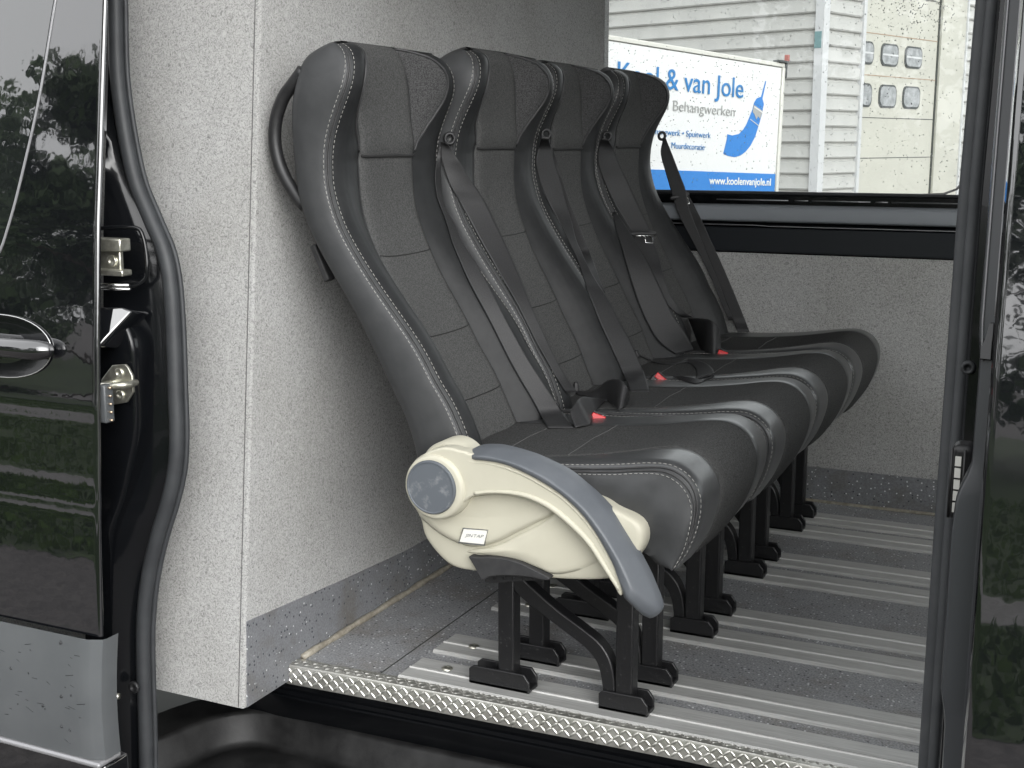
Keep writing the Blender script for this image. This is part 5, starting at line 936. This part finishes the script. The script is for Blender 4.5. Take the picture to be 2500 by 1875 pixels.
# ---- door pillar between the cab door and the opening
SEALP = [(-1.722,1.90,1.80),(-1.715,1.90,1.42),(-1.711,1.899,1.34),(-1.706,1.889,1.187),(-1.672,1.877,1.03),(-1.632,1.872,.945),(-1.600,1.868,.885),(-1.585,1.864,.82),(-1.578,1.858,.72),(-1.5745,1.851,.62),(-1.5735,1.848,.545),(-1.5805,1.846,.475),(-1.599,1.843,.41),(-1.624,1.84,.345),(-1.647,1.838,.275),(-1.663,1.836,.20),(-1.671,1.833,.11),(-1.672,1.828,-.05),(-1.675,1.824,-.2),(-1.675,1.82,-.4)]
sp = spline(SEALP, 110)
rows = []
for x, y, z in sp:
    y0 = float(ysk(z))
    x0 = XE-.03
    yb = max(y0+.115, y-.02)
    rows.append([(x0-.06, y0+.11, z), (min(x0+.012, x-.03), yb, z), (x-.022, yb+.006, z), (x-.010, y-.004, z), (x-.002, y-.002, z), (x+.004, y-.002, z), (x+.004, y+.02, z), (x-.02, y+.05, z)])
pil = V(grid('door_pillar', rows, M['innerpaint'], None, sharp=75))
# edge seal: fat rubber section with two lips
mb = MB(); mb.tube(sp + (.006, -.005, 0), .0150, 14); mb.tube(sp + (.022, .004, 0), .0050, 8)
seal = V(mb.build('door_seal', M['rubber'], None, True))
# raised panel line down the pillar
PL = [(-1.638,1.80,.768),(-1.618,1.80,.735),(-1.612,1.80,.700),(-1.613,1.80,.643),(-1.614,1.80,.591),(-1.619,1.80,.545),(-1.640,1.80,.48),(-1.661,1.80,.42),(-1.684,1.79,.36),(-1.697,1.79,.305),(-1.705,1.785,.219),(-1.715,1.78,-.027),(-1.715,1.775,-.2)]
pl = spline(PL, 60)
G_ = []
for x, y, z in pl:
    G_.append([(-1.76, y-.010, z), (-1.69, y-.011, z), (min(-1.66, x-.02), y-.0125, z), (x-.006, y-.0125, z), (x-.0015, y-.0085, z), (x, y+.004, z), (x+.002, y+.05, z)])
striker_panel = V(grid('striker_panel', G_, M['innerpaint'], None, sharp=70))
# tilted bright facet above the striker panel
fc = [(-1.70,1.735,.787),(-1.628,1.783,.788),(-1.612,1.789,.780),(-1.645,1.733,.718),(-1.690,1.713,.735)]
fo = mesh('pillar_facet', fc + [(a, b+.05, c-.01) for a, b, c in fc], [(0,1,2,3,4),(9,8,7,6,5)]+[(i,(i+1) % 5,(i+1) % 5+5,i+5) for i in range(5)], M['blackpaint'], None, True, None, 30)
V(bev(fo, .004, 3))
# upper pocket with the hinge bracket
rp = spline([(-1.70,1.785,.925),(-1.65,1.80,.930),(-1.614,1.815,.929),(-1.603,1.818,.915),(-1.597,1.818,.885),(-1.595,1.816,.856),(-1.601,1.814,.834),(-1.632,1.80,.821),(-1.70,1.785,.82)], 50)
mb = MB(); mb.tube(rp, .004, 8); under(mb.build('pocket_rim', M['innerpaint'], None, True), pil)
mb = MB(); mb.box((-1.70,1.757,.890),(-1.602,1.785,.913)); mb.box((-1.70,1.760,.846),(-1.603,1.786,.857)); mb.box((-1.70,1.777,.853),(-1.622,1.787,.893))
br = V(mb.build('hinge_bracket', M['zinc'], None, bevel=.0025))
mb = MB()
def cyl(mb, c, r, h, n=24):
    """short round head facing the camera side (-y)"""
    vs = [(c[0]+rr*math.cos(2*math.pi*k/n), c[1]-hh, c[2]+rr*math.sin(2*math.pi*k/n)) for rr, hh in ((r,0),(r,h*.7),(r*.85,h),(r*.5,h),(r*.42,h*.4)) for k in range(n)]
    mb.add(vs, [(i*n+k, i*n+(k+1) % n, (i+1)*n+(k+1) % n, (i+1)*n+k) for i in range(4) for k in range(n)] + [tuple(4*n+k for k in range(n))])
cyl(mb, (-1.640,1.777,.871), .011, .004); under(mb.build('bracket_bolt', M['zinc'], None, True), br)
mb = MB(); mb.tube([(-1.70,1.762,.8275),(-1.600,1.772,.829)], .0035, 8); mb.tube([(-1.70,1.766,.821),(-1.601,1.775,.822)], .003, 8)
under(mb.build('pressed_rib', M['chrome'], None, True), pil)
# striker
stp = [(-1.679,.641),(-1.676,.652),(-1.649,.680),(-1.619,.684),(-1.612,.679),(-1.603,.664),(-1.603,.634),(-1.620,.613),(-1.652,.606),(-1.660,.611),(-1.678,.630)]
st = V(prism('striker_plate', stp, 1.770, 1.776, M['zinc'], None, .0012))
st['label'] = 'bright eight sided door striker plate'
mb = MB(); cyl(mb, (-1.632,1.7705,.667), .0095, .004); under(mb.build('striker_bolt', M['zinc'], None, True), st)
mb = MB(); cyl(mb, (-1.633,1.7705,.626), .0095, .004); under(mb.build('striker_bolt', M['zinc'], None, True), st)
mb = MB(); mb.tube(spline([(-1.655,1.772,.646),(-1.652,1.752,.647),(-1.640,1.736,.649),(-1.618,1.732,.651),(-1.600,1.738,.652),(-1.594,1.752,.652),(-1.596,1.772,.652)], 30), .0062, 12); under(mb.build('striker_loop', M['zinc'], None, True), st)
# contact strip on the cab door edge
mb = MB(); mb.box((-1.632,1.712,.585),(-1.616,1.735,.655)); ct = V(mb.build('contact_strip', M['cladding'], None, bevel=.003))
mb = MB()
for k in range(5):
    mb = MB(); mb.tube([(-1.617,1.722,.590+.0148*k),(-1.610,1.722,.590+.0148*k)], .0022, 8); under(mb.build('contact_pin', M['gold'], None, True), ct)
# stopper low on the pillar
mb = MB(); mb.tube([(-1.72,1.752,.028),(-1.700,1.760,.028),(-1.690,1.763,.028),(-1.676,1.766,.029)], [.011,.011,.006,.006], 10)
V(mb.build('door_stop', M['zinc'], None, True))
mb = MB(); cyl(mb, (-1.668,1.80,.036), .012, .005); V(mb.build('pillar_plug', M['plastic'], None, True))

# ---- sill and step
def strip(name, prof, xs, mat, fy=sy, sharp=40):
    vv = [(x, a+float(fy(x)), b) for x in xs for a, b in prof]; n = len(prof)
    ff = [(i*n+j, i*n+j+1, (i+1)*n+j+1, (i+1)*n+j) for i in range(len(xs)-1) for j in range(n-1)]
    return mesh(name, vv, ff, mat, None, True, None, sharp)
sx_ = np.linspace(-2.0, -.02, 24)
V(strip('sill_riser', [(2.135,-.0405),(2.14,-.041),(2.150,-.080),(2.146,-.082),(2.146,-.0855),(2.153,-.088),(2.153,-.094),(2.148,-.096),(2.148,-.1005),(2.158,-.103),(2.20,-.178)], sx_, M['innerpaint']))
# step tray: rim wall curving round to the pillar, floor and raised inner step
rim = spline([(-1.80,1.98),(-1.765,2.035),(-1.728,2.155),(-1.68,2.215),(-1.62,2.235),(-1.54,2.232),(-1.315,2.225),(-1.03,2.232),(-.6,2.245),(-.02,2.25)], 70)
rim[:, 1] -= .055
tn = np.gradient(rim, axis=0); tn /= np.linalg.norm(tn, axis=1)[:, None]; rn = np.stack([tn[:, 1], -tn[:, 0]], 1)
rows = []
for (x, y), (a, b) in zip(rim, rn):
    rows.append([(x-a*.12, y-b*.12, -.176), (x-a*.020, y-b*.020, -.173), (x-a*.006, y-b*.006, -.172), (x, y, -.178), (x+a*.010, y+b*.010, -.232), (x+a*.018, y+b*.018, -.242), (x+a*.032, y+b*.032, -.244), (x+a*.050, y+b*.050, -.236), (x+a*.10, y+b*.10, -.233), (x+a*.13, y+b*.13, -.236), (x+a*.15, y+b*.15, -.250), (x+a*.20, y+b*.20, -.253), (x+a*.42, y+b*.42, -.256)])
step = V(grid('step_tray', rows, M['steptray'], None, sharp=60))
ar = spline([(-1.60,1.945),(-1.54,1.975),(-1.46,1.99),(-1.38,1.985),(-1.30,1.97),(-1.2,1.95)], 60)
mb = MB(); mb.tube([(x, y+.03, -.247) for x, y in ar], [.0035+.0014*(i % 2) for i in range(60)], 6); under(mb.build('grip_edge', M['cladding'], None, True), step)
mb = MB(); mb.box((-3.4, 1.70, -.62), (1.8, 3.8, -.275)); V(mb.build('underbody', M['gap'], None))

# ---- right hand edge of the opening: seal, pillar channel, leading edge of the opened sliding door
def vstrip(name, cols, mat, sharp=30, zs=None):
    """cols: list of functions z -> (x, y)"""
    zs = zs if zs is not None else np.linspace(-.35, 1.8, 60)
    G = [[(float(c(z)[0]), float(c(z)[1]), z) for c in cols] for z in zs]
    return grid(name, G, mat, None, sharp=sharp)
def ln(pts):
    zq = [p[0] for p in pts]
    return lambda z: (np.interp(z, zq, [p[1] for p in pts]), np.interp(z, zq, [p[2] for p in pts]))
lean = lambda z: .06*(z-.5)*.9
sealx = lambda z: np.interp(z, [-.3,.09,.5,1.0,1.28,1.8], [-.222,-.222,-.2215,-.218,-.212,-.205])
zq = np.linspace(-.35, 1.8, 50)
mb = MB(); mb.tube([(sealx(z)+.0120, 2.0+lean(z)*.3, z) for z in zq], .0130, 12); mb.tube([(sealx(z)+.024, 1.985+lean(z)*.3, z) for z in zq], .0095, 10)
V(mb.build('door_seal', M['rubber_grey'], None, True))
ch = [lambda z: (sealx(z)+.006, 2.005+lean(z)*.3), lambda z: (sealx(z)+.030, 1.985+lean(z)*.3), lambda z: (sealx(z)+.034, 1.955+lean(z)*.3), lambda z: (sealx(z)+.040, 1.945+lean(z)*.3), lambda z: (sealx(z)+.042, 1.90+lean(z)*.3), lambda z: (sealx(z)+.060, 1.89+lean(z)*.3), lambda z: (sealx(z)+.065, 1.87+lean(z)*.3), lambda z: (-.10, 1.86+lean(z)*.3)]
V(vstrip('rear_pillar', ch, M['innerpaint'], 25))
slq = np.linspace(-.6, 1.9, 200); slv = np.convolve(np.r_[[ysk0(-.6)]*10, ysk0(slq), [ysk0(1.9)]*10], np.ones(21)/21, 'valid')
sl = lambda z: float(np.interp(z, slq, slv)) - .035
we = lambda z: np.interp(z, [-.35,.12,.17,.31,.35,.57,.62,.66,.72,.80,.84,1.0,1.8], [-.150,-.150,-.158,-.160,-.168,-.170,-.166,-.150,-.150,-.150,-.154,-.154,-.154])
dc = [lambda z: (we(z)-.004, sl(z)+.16), lambda z: (we(z)-.002, sl(z)+.079), lambda z: (we(z), sl(z)+.073), lambda z: (we(z)+.003, sl(z)+.071), lambda z: (-.1375, sl(z)+.066), lambda z: (-.1352, sl(z)+.064), lambda z: (-.1345, sl(z)+.050), lambda z: (-.1325, sl(z)+.022), lambda z: (-.1290, sl(z)+.008), lambda z: (-.1265, sl(z)+.0018), lambda z: (-.121, sl(z)), lambda z: (-.1195, sl(z)), lambda z: (-.114, sl(z)), lambda z: (-.08, sl(z)), lambda z: (0.0, sl(z)), lambda z: (.6, sl(z)), lambda z: (1.3, sl(z))]
sd = V(vstrip('sliding_door', dc[7:], M['blackpaint'], 28, np.linspace(-.35, 1.8, 130)))
under(vstrip('door_edge', dc[:8], M['edge'], 28, np.linspace(-.35, 1.8, 130)), sd)
sd['label'] = 'opened black sliding door at the right edge'
for fx, dy, r_, z0_ in ((lambda z: we(z)+.003, .0705, .0013, .80), (lambda z: -.1358, .0640, .0015, .86)):
    mb = MB(); mb.tube([(float(fx(z)), sl(z)+dy, z) for z in np.linspace(z0_, 1.8, 40)], r_, 6)  # bright tubes added as highlights along the hems of the black door
    under(mb.build('edge_highlight', M['trim'], None, True), sd)
# plug socket, bright facet and buffer on the door's leading edge
fcr = [(-.1545,1.765,.850),(-.1365,1.748,.852),(-.1355,1.738,.803),(-.152,1.748,.802)]
o = mesh('edge_facet', fcr + [(a+.004, b+.04, c) for a, b, c in fcr], [(0,1,2,3),(7,6,5,4)]+[(i,(i+1) % 4,(i+1) % 4+4,i+4) for i in range(4)], M['innerpaint'], None, True, None, 30); under(bev(o, .002), sd)
mb = MB(); mb.box((-.186,1.815,.562),(-.1555,1.86,.670)); 
sk_ = V(mb.build('contact_housing', M['plastic'], None, bevel=.010, seg=4))
mb = MB()
for k in range(5):
    mb = MB(); mb.box((-.1795,1.8125,.575+.0165*k),(-.1715,1.818,.5885+.0165*k)); under(mb.build('contact_pad', M['white'], None), sk_)
mb = MB(); mb.tube([(-.184,1.812,.567),(-.184,1.812,.665)], .0022, 6); mb.tube([(-.167,1.8125,.567),(-.167,1.8125,.665)], .002, 6); under(mb.build('housing_rib', M['plastic'], None, True), sk_)
mb = MB(); cyl(mb, (-.179,1.905,.765), .010, .008); V(mb.build('rubber_buffer', M['rubber'], None, True))
for c in rails: V(c)
# ------------------------------------------------------------------ outside
GZ = -.65
mb = MB(); mb.add([(-160,-160,GZ),(160,-160,GZ),(160,160,GZ),(-160,160,GZ)], [(0,1,2,3)])
tag(mb.build('ground', M['asphalt'], None), kind='structure')
mb = MB(); mb.add([(-60,-3.7,GZ+.004),(60,-3.7,GZ+.004),(60,-1.35,GZ+.004),(-60,-1.35,GZ+.004)], [(0,1,2,3)])
mb.add([(-60,-26,GZ+.004),(60,-26,GZ+.004),(60,-4.6,GZ+.004),(-60,-4.6,GZ+.004)], [(0,1,2,3)])
tag(mb.build('lawn', M['turf'], None), kind='structure')
mb = MB(); mb.add([(-60,-4.6,GZ+.008),(60,-4.6,GZ+.008),(60,-3.7,GZ+.008),(-60,-3.7,GZ+.008)], [(0,1,2,3)])
tag(mb.build('path', M['path'], None), kind='structure')
rs = np.random.RandomState(5)
n = 26000
gx = rs.uniform(-16, 3, n); gy = rs.uniform(-3.65, -1.4, n); k = rs.rand(n) < .5; gy[k] = rs.uniform(-11, -4.65, k.sum())
gh = rs.uniform(.05, .12, n); ga = rs.uniform(0, 6.28, n); gw = rs.uniform(.012, .03, n); gl = rs.uniform(-.04, .04, (n, 2))
v = np.zeros((n, 3, 3)); v[:, 0] = np.stack([gx-np.cos(ga)*gw, gy-np.sin(ga)*gw, np.full(n, GZ)], 1); v[:, 1] = np.stack([gx+np.cos(ga)*gw, gy+np.sin(ga)*gw, np.full(n, GZ)], 1)
v[:, 2] = np.stack([gx+gl[:, 0], gy+gl[:, 1], GZ+gh], 1)
tag(mesh('grass', v.reshape(-1, 3), np.arange(3*n).reshape(-1, 3), M['grass'], None, False, fix=False), 'short green grass mirrored in the black doors', 'grass', kind='stuff')

def tree(loc, h, r, seed, label, nl=5200, z0=.9):
    t = empty('leafy_tree', loc); tag(t, label, 'tree', 'trees across the grass')
    g = random.Random(seed); mb = MB()
    mb.tube([(0,0,0),(.05,.02,h*.3),(-.03,.05,h*.62),(0,0,h*.92)], [.17,.13,.07,.015], 9)
    cl = []
    for i in range(16):
        a = g.uniform(0, 6.28); z = g.uniform(z0+.2, h*.92); rr = r*(1-.55*abs((z-h*.42)/(h*.6)))*g.uniform(.45, .95)
        e = (rr*math.cos(a), rr*math.sin(a), z)
        mb.tube([(0,0,max(.5,z-.9)), (e[0]*.5, e[1]*.5, z-.25), e], [.05,.03,.01], 6); cl.append(e)
    for i in range(26):
        a = g.uniform(0, 6.28); z = g.uniform(z0, h); rr = r*math.sqrt(max(.04, 1-((z-h*.48)/(h*.56))**2))*g.uniform(.3, 1.0); cl.append((rr*math.cos(a), rr*math.sin(a), z))
    mb.build('trunk', M['bark'], t, True)
    q = np.random.RandomState(seed); C = np.array(cl)
    idx = q.randint(0, len(C), nl); d = q.normal(size=(nl, 3)); d /= np.linalg.norm(d, axis=1)[:, None]
    P = C[idx] + d*(q.rand(nl)**.5)[:, None]*np.array([.72,.72,.5])*r*.40
    A = q.normal(size=(nl, 3)); A /= np.linalg.norm(A, axis=1)[:, None]; B = np.cross(A, q.normal(size=(nl, 3))); B /= np.linalg.norm(B, axis=1)[:, None]
    s = q.uniform(.07, .15, nl)[:, None]
    v = np.stack([P-A*s, P+B*s*.6, P+A*s, P-B*s*.6], 1).reshape(-1, 3)
    mesh('crown', v, np.arange(4*nl).reshape(-1, 4), M['leaf'], t, False, fix=False)
    return t
tree((-14.7, -12.6, GZ), 6.5, 3.3, 3, 'tall leafy tree mirrored in the upper part of the cab door', 17000)
for i, (x, y, h, r, lb) in enumerate([(-12.5,-24.0,7.6,3.6,'green tree mirrored near the rear edge of the cab door'),(-26.5,-20.0,5.6,2.8,'green tree beyond the tall one mirrored in the cab door'),(-19.5,-25.0,7.4,3.4,'spreading tree behind the tall mirrored tree'),
        (-3.4,-17.5,9.8,4.0,'dark green tree mirrored in the sliding door edge'),(1.6,-17.0,10.5,4.4,'wide tree mirrored in the face of the sliding door'),(-7.6,-24.5,7.4,3.4,'rounded tree standing between the mirrored trees'),(-31,-26,6,3,'farthest tree of the mirrored group')]):
    tree((x, y, GZ), h, r, 20+i, lb, 13000 if h > 9 else 6000, .4)

# ---- box trailer with the decorator's sign
d = np.array([.28519329,.95777948,-.03637658]); up = np.array([.01038123,.03486382,.99933815]); nn = np.array([.9584138,-.28538217,0])
tr = empty('box_trailer', (0, 0, 0))
tr.matrix_world = Matrix(((d[0],-nn[0]*-1*-1,up[0],-1.99259892),(d[1],-nn[1],up[1],8.16042072),(d[2],-nn[2],up[2],1.54401389),(0,0,0,1)))
tag(tr, 'white box trailer with blue and grey sign lettering and a paint brush emblem', 'trailer')
# local axes: x along the side away from the van, y into the trailer, z up
mb = MB(); mb.box((-3.2,.012,-1.75),(.03,1.6,.004)); mb.build('box_body', M['trailer_white'], tr, bevel=.006)
mb = MB(); mb.box((-3.2,0,-1.2),(0,.0115,0)); sign = mb.build('sign_panel', M['signwhite'], tr)
mb = MB(); mb.box((-3.2,-.006,.0045),(.034,1.6,.030)); mb.build('roof_rail', M['trailer_white'], tr, bevel=.004)
mb = MB(); mb.box((.0045,-.012,-1.75),(.034,.05,.004)); mb.build('corner_rail', M['trailer_white'], tr, bevel=.006)
mb = MB(); mb.box((-3.2,-.003,-1.20),(-.0045,-.0002,-.656)); mb.build('blue_band', M['bandblue'], sign)
mb = MB(); mb.box((-.055,-.02,.0325),(.05,.03,.046)); mb.box((.035,-.016,-.06),(.048,.0,.0325)); mb.build('corner_bracket', M['dframe'], tr, bevel=.002)
mb = MB(); mb.box((.045,-.02,.045),(.062,.01,.085)); mb.build('marker_lamp', M['redlamp'], tr, bevel=.003)
mb = MB(); 
for x in (-.9, -2.2):
    t = [(x+.28*math.cos(a), .08, -1.83+.28*math.sin(a)) for a in np.linspace(0, 6.283, 24, endpoint=False)]
    mb.tube(t, .09, 10, True)
mb.build('wheel', M['rubber'], tr, True)
def sg(name, body, mat, x1, z, size, width, bold=0, space=1):
    """text whose right end is at x1 and whose full width is given"""
    o = text(name, body, mat, sign, (x1, -.0045, z), size, 1, 0, (math.pi/2, 0, 0), bold, .0008, 'RIGHT', space)
    bpy.context.view_layer.update()
    w = o.dimensions.x
    o.scale[0] = width/w
    return solid(o)
sg('sign_name', 'Kool & van Jole', M['signblue'], -.430, -.2115, .166, 1.253, .0006)
sg('sign_trade', 'en Behangwerken', M['signgrey'], -.513, -.3245, .083, .785, -.0006)
sg('sign_services', 'Behangwerk \u2022 Spuitwerk', M['signblue'], -.769, -.463, .050, .62, -.0004)
sg('sign_services', 'Muurdecoratie', M['signblue'], -.826, -.534, .050, .335, -.0004)
sg('web_address', 'www.koolenvanjole.nl', M['white'], -.055, -.7285, .062, .703, .0010)
def flat(name, poly, y, mat, parent):
    return prism(name, poly, y-.0012, y, mat, parent)
body = [(-.303,-.231),(-.198,-.261),(-.204,-.29),(-.228,-.345),(-.27,-.432),(-.320,-.49),(-.373,-.528),(-.43,-.553),(-.493,-.564),(-.56,-.560),(-.621,-.548),(-.605,-.505),(-.590,-.464),(-.586,-.432),(-.53,-.437),(-.457,-.424),(-.41,-.395),(-.376,-.360),(-.343,-.31),(-.316,-.268)]
em = flat('brush_emblem', body, -.0015, M['bandblue'], sign)
def under2(o): o.parent = em; return o
flat('handle', [(-.176,-.092),(-.186,-.092),(-.226,-.19),(-.275,-.202),(-.303,-.229),(-.198,-.259),(-.190,-.232),(-.210,-.20),(-.205,-.185)], -.0015, M['bandblue'], em)
flat('ferrule', [(-.307,-.243),(-.200,-.275),(-.208,-.291),(-.222,-.315),(-.228,-.323),(-.252,-.31),(-.272,-.330),(-.296,-.300),(-.318,-.287)], -.003, M['signgrey'], em)
flat('white_line', [(-.308,-.250),(-.204,-.281),(-.206,-.288),(-.311,-.257)], -.0045, M['signwhite'], em)
flat('white_line', [(-.342,-.330),(-.238,-.365),(-.240,-.369),(-.344,-.334)], -.0045, M['trailer_white'], em)

# ---- cream clad hall with its roller door
bd = empty('warehouse', (-3.52002912, 16.47787316, GZ)); th = math.atan2(.9540223, .29973562)
bd.rotation_euler[2] = th
tag(bd, 'cream clad hall behind the trailer with a tall roller door', 'building')
# local: x along the right hand face (away), y to the left... left face runs along +y
def ribs(name, a0, a1, plane, h=5.2, z0=.35):
    """horizontal trapezoid sheet; plane 'x' -> runs along local x at y=0, 'y' -> runs along local y at x=0"""
    v = []; f = []; per = .199; zz = -2.4-GZ*0
    off = (2.832-GZ) % per
    z = off - per
    prof = []
    while z < h:
        prof += [(z, 0.0), (z+.012, .034), (z+.040, .034), (z+.052, 0.004), (z+.070, -.004), (z+.082, 0)]
        z += per
    for t in (a0, a1):
        for zz, dp in prof:
            v.append((t, dp, zz) if plane == 'x' else (dp, t, zz))
    n = len(prof)
    f = [(i, i+1, i+1+n, i+n) for i in range(n-1)]
    return mesh(name, v, f, M['wall_clad'], bd, True, None, 20)
ribs('wall_cladding', .115, 1.005, 'x'); ribs('wall_cladding', .10, 16, 'y'); ribs('wall_cladding', 4.17, 14, 'x')
mb = MB(); mb.box((-.028,-.028,0),(.113,.098,5.3)); mb.build('corner_trim', M['wall_trim'], bd, bevel=.004)
mb = MB(); mb.box((1.0,-.03,0),(1.07,.06,5.2)); mb.build('door_jamb', M['wall_trim'], bd, bevel=.006)
mb = MB(); mb.box((1.07,.03,0),(3.30,.07,5.0)); rdoor = mb.build('roller_door', M['door_panel'], bd)
mb = MB(); mb.box((3.30,.02,0),(3.345,.08,5.0)); mb.build('door_gap', M['gap'], bd)
mb = MB(); mb.box((3.345,-.01,0),(4.14,.07,5.2)); mb.build('door_post', M['door_panel'], bd)
mb = MB(); mb.box((4.14,-.035,0),(4.175,.05,5.2)); mb.build('edge_trim', M['wall_trim'], bd)
mb = MB()
for z in (2.51,1.97): mb.box((1.075,.0265,z-GZ-.006),(3.30,.0315,z-GZ+.006))
mb.build('panel_joint', M['joint'], rdoor)
mb = MB()
for z in (1.418,.885,3.05,3.6): mb.box((1.075,.0265,z-GZ-.005),(3.30,.0315,z-GZ+.005))
mb.build('panel_joint', M['dframe'], rdoor)
def rr(x0, x1, z0, z1, r, n=6):
    p = []
    for cx, cz, a in ((x1-r,z1-r,0),(x0+r,z1-r,90),(x0+r,z0+r,180),(x1-r,z0+r,270)):
        for i in range(n+1):
            t = R(a+90*i/n); p.append((cx+r*math.cos(t), cz+r*math.sin(t)))
    return p
for z0, z1 in ((2.105,2.40),(1.555,1.862)):
    for x0, x1 in ((.90,1.40),(1.60,2.11),(2.30,2.83)):
        x0c = max(x0, 1.08)
        w = prism('door_window', rr(x0c, x1, z0-GZ, z1-GZ, .10), .020, .0295, M['dframe'], rdoor)
        prism('pane', rr(x0c+.03, x1-.03, z0-GZ+.025, z1-GZ-.025, .085), .012, .0195, M['dglass'], w)
        if z0 > 2:
            mb = MB(); mb.box((x0c+.032, .008, (z0+z1)/2-GZ-.012), (x1-.032, .0118, (z0+z1)/2-GZ+.012)); mb.build('glazing_bar', M['wall_trim'], w)
mb = MB()
mb.build('wall', M['wall_clad'], bd) if False else None
mb = MB(); mb.box((.06,.10,0),(14,16,5.25)); mb.build('hall_core', M['wall_clad'], bd)
mb = MB(); mb.box((-.032,.10,2.17-GZ),(-.027,.19,2.30-GZ)) if False else mb.box((-.034,.0,2.25-GZ),(-.0285,.095,2.45-GZ)); mb.build('small_sign', M['greenlbl'], bd)

# rain drops on the side window
rs = np.random.RandomState(11)
v = []; f = []
def dropm(x, z, r, y, fl):
    b = len(v); n = 8
    for ph, rad in ((0,1.0),(35,.82),(65,.42)):
        for k in range(n):
            a = 2*math.pi*k/n; v.append((x+r*rad*math.cos(a), y+r*.55*math.sin(R(ph)), z+r*rad*fl*math.sin(a)))
    v.append((x, y+r*.55, z))
    for i in range(2):
        for k in range(n): f.append((b+i*n+k, b+i*n+(k+1) % n, b+(i+1)*n+(k+1) % n, b+(i+1)*n+k))
    for k in range(n): f.append((b+2*n+k, b+2*n+(k+1) % n, b+3*n))
    f.append(tuple(b+k for k in range(n-1, -1, -1)))
for i in range(2100):
    x = rs.uniform(-1.55, -.38); z = .945 + .62*rs.rand()**.9
    dropm(x, z, rs.uniform(.0006, .0016)*(1.25 if rs.rand() < .05 else 1), 3.8622, rs.uniform(1, 1.4))
for i in range(260):
    x = -.56+.07*rs.normal(); z = 1.46+.05*rs.normal()
    dropm(x, z, rs.uniform(.0008, .002), 3.8622, rs.uniform(1, 1.3))
rd = mesh('raindrops', v, f, M['dropglint'], None, True); rd.data.materials.append(M['dropglint'])
mi = np.repeat((np.random.RandomState(4).rand(len(f)//25+1) < .55).astype(int), 25)[:len(f)]; mi[2100*25:] = 1; rd.data.polygons.foreach_set('material_index', mi.tolist())
rd['kind'] = 'stuff'; under(rd, pane)

# ------------------------------------------------------------------ light, camera
w = bpy.data.worlds.new('World'); scene.world = w; w.use_nodes = True; nt = w.node_tree
bg = nt.nodes['Background']; sky = nt.nodes.new('ShaderNodeTexSky'); sky.sky_type = 'NISHITA'; sky.sun_disc = False
EL, AZ = R(20), R(136)
sky.sun_elevation = EL; sky.sun_rotation = AZ; sky.dust_density = 6; sky.air_density = 1.4; sky.ozone_density = 1
hs = nt.nodes.new('ShaderNodeHueSaturation'); hs.inputs['Saturation'].default_value = .07
nt.links.new(sky.outputs[0], hs.inputs['Color']); # an even layer of bright cloud over the sky
cl = nt.nodes.new('ShaderNodeMix'); cl.data_type = 'RGBA'; cl.inputs[0].default_value = .7
nt.links.new(hs.outputs[0], cl.inputs[6]); cl.inputs[7].default_value = (CLOUD, CLOUD*1.01, CLOUD*1.03, 1)
nt.links.new(cl.outputs[2], bg.inputs['Color'])
bg.inputs['Strength'].default_value = SKY
sun = bpy.data.lights.new('sun', 'SUN'); sun.energy = SUN; sun.angle = R(65); sun.color = (.985, .995, 1)
so = bpy.data.objects.new('sun', sun); COL.objects.link(so)
# light comes from behind the camera, up and a little to its right
sd_ = Vector((math.sin(AZ)*math.cos(EL), math.cos(AZ)*math.cos(EL), math.sin(EL)))
so.rotation_euler = sd_.to_track_quat('Z', 'Y').to_euler()
cam = bpy.data.cameras.new('camera'); co = bpy.data.objects.new('camera', cam); COL.objects.link(co)
rv, uv, fw_ = (.90390768,.42772761,0), (-.07927333,.16752665,.98267521), (-.42031732,.88824767,-.18533601)
co.matrix_world = Matrix(((rv[0],uv[0],-fw_[0],0),(rv[1],uv[1],-fw_[1],0),(rv[2],uv[2],-fw_[2],1.08),(0,0,0,1)))
cam.lens = 44.856; cam.sensor_width = 36; cam.sensor_fit = 'HORIZONTAL'; cam.clip_end = 400; cam.clip_start = .05
scene.camera = co
scene.render.engine = 'CYCLES'
scene.view_settings.view_transform = 'Standard'; scene.view_settings.look = 'None'
scene.view_settings.exposure = EXPO; scene.view_settings.gamma = 1; scene.view_settings.use_curve_mapping = False
cy = scene.cycles; cy.use_denoising = True; cy.max_bounces = 10; cy.diffuse_bounces = 5; cy.glossy_bounces = 5; cy.transmission_bounces = 8; cy.transparent_max_bounces = 12
cy.sample_clamp_indirect = 6; cy.caustics_reflective = False; cy.caustics_refractive = False
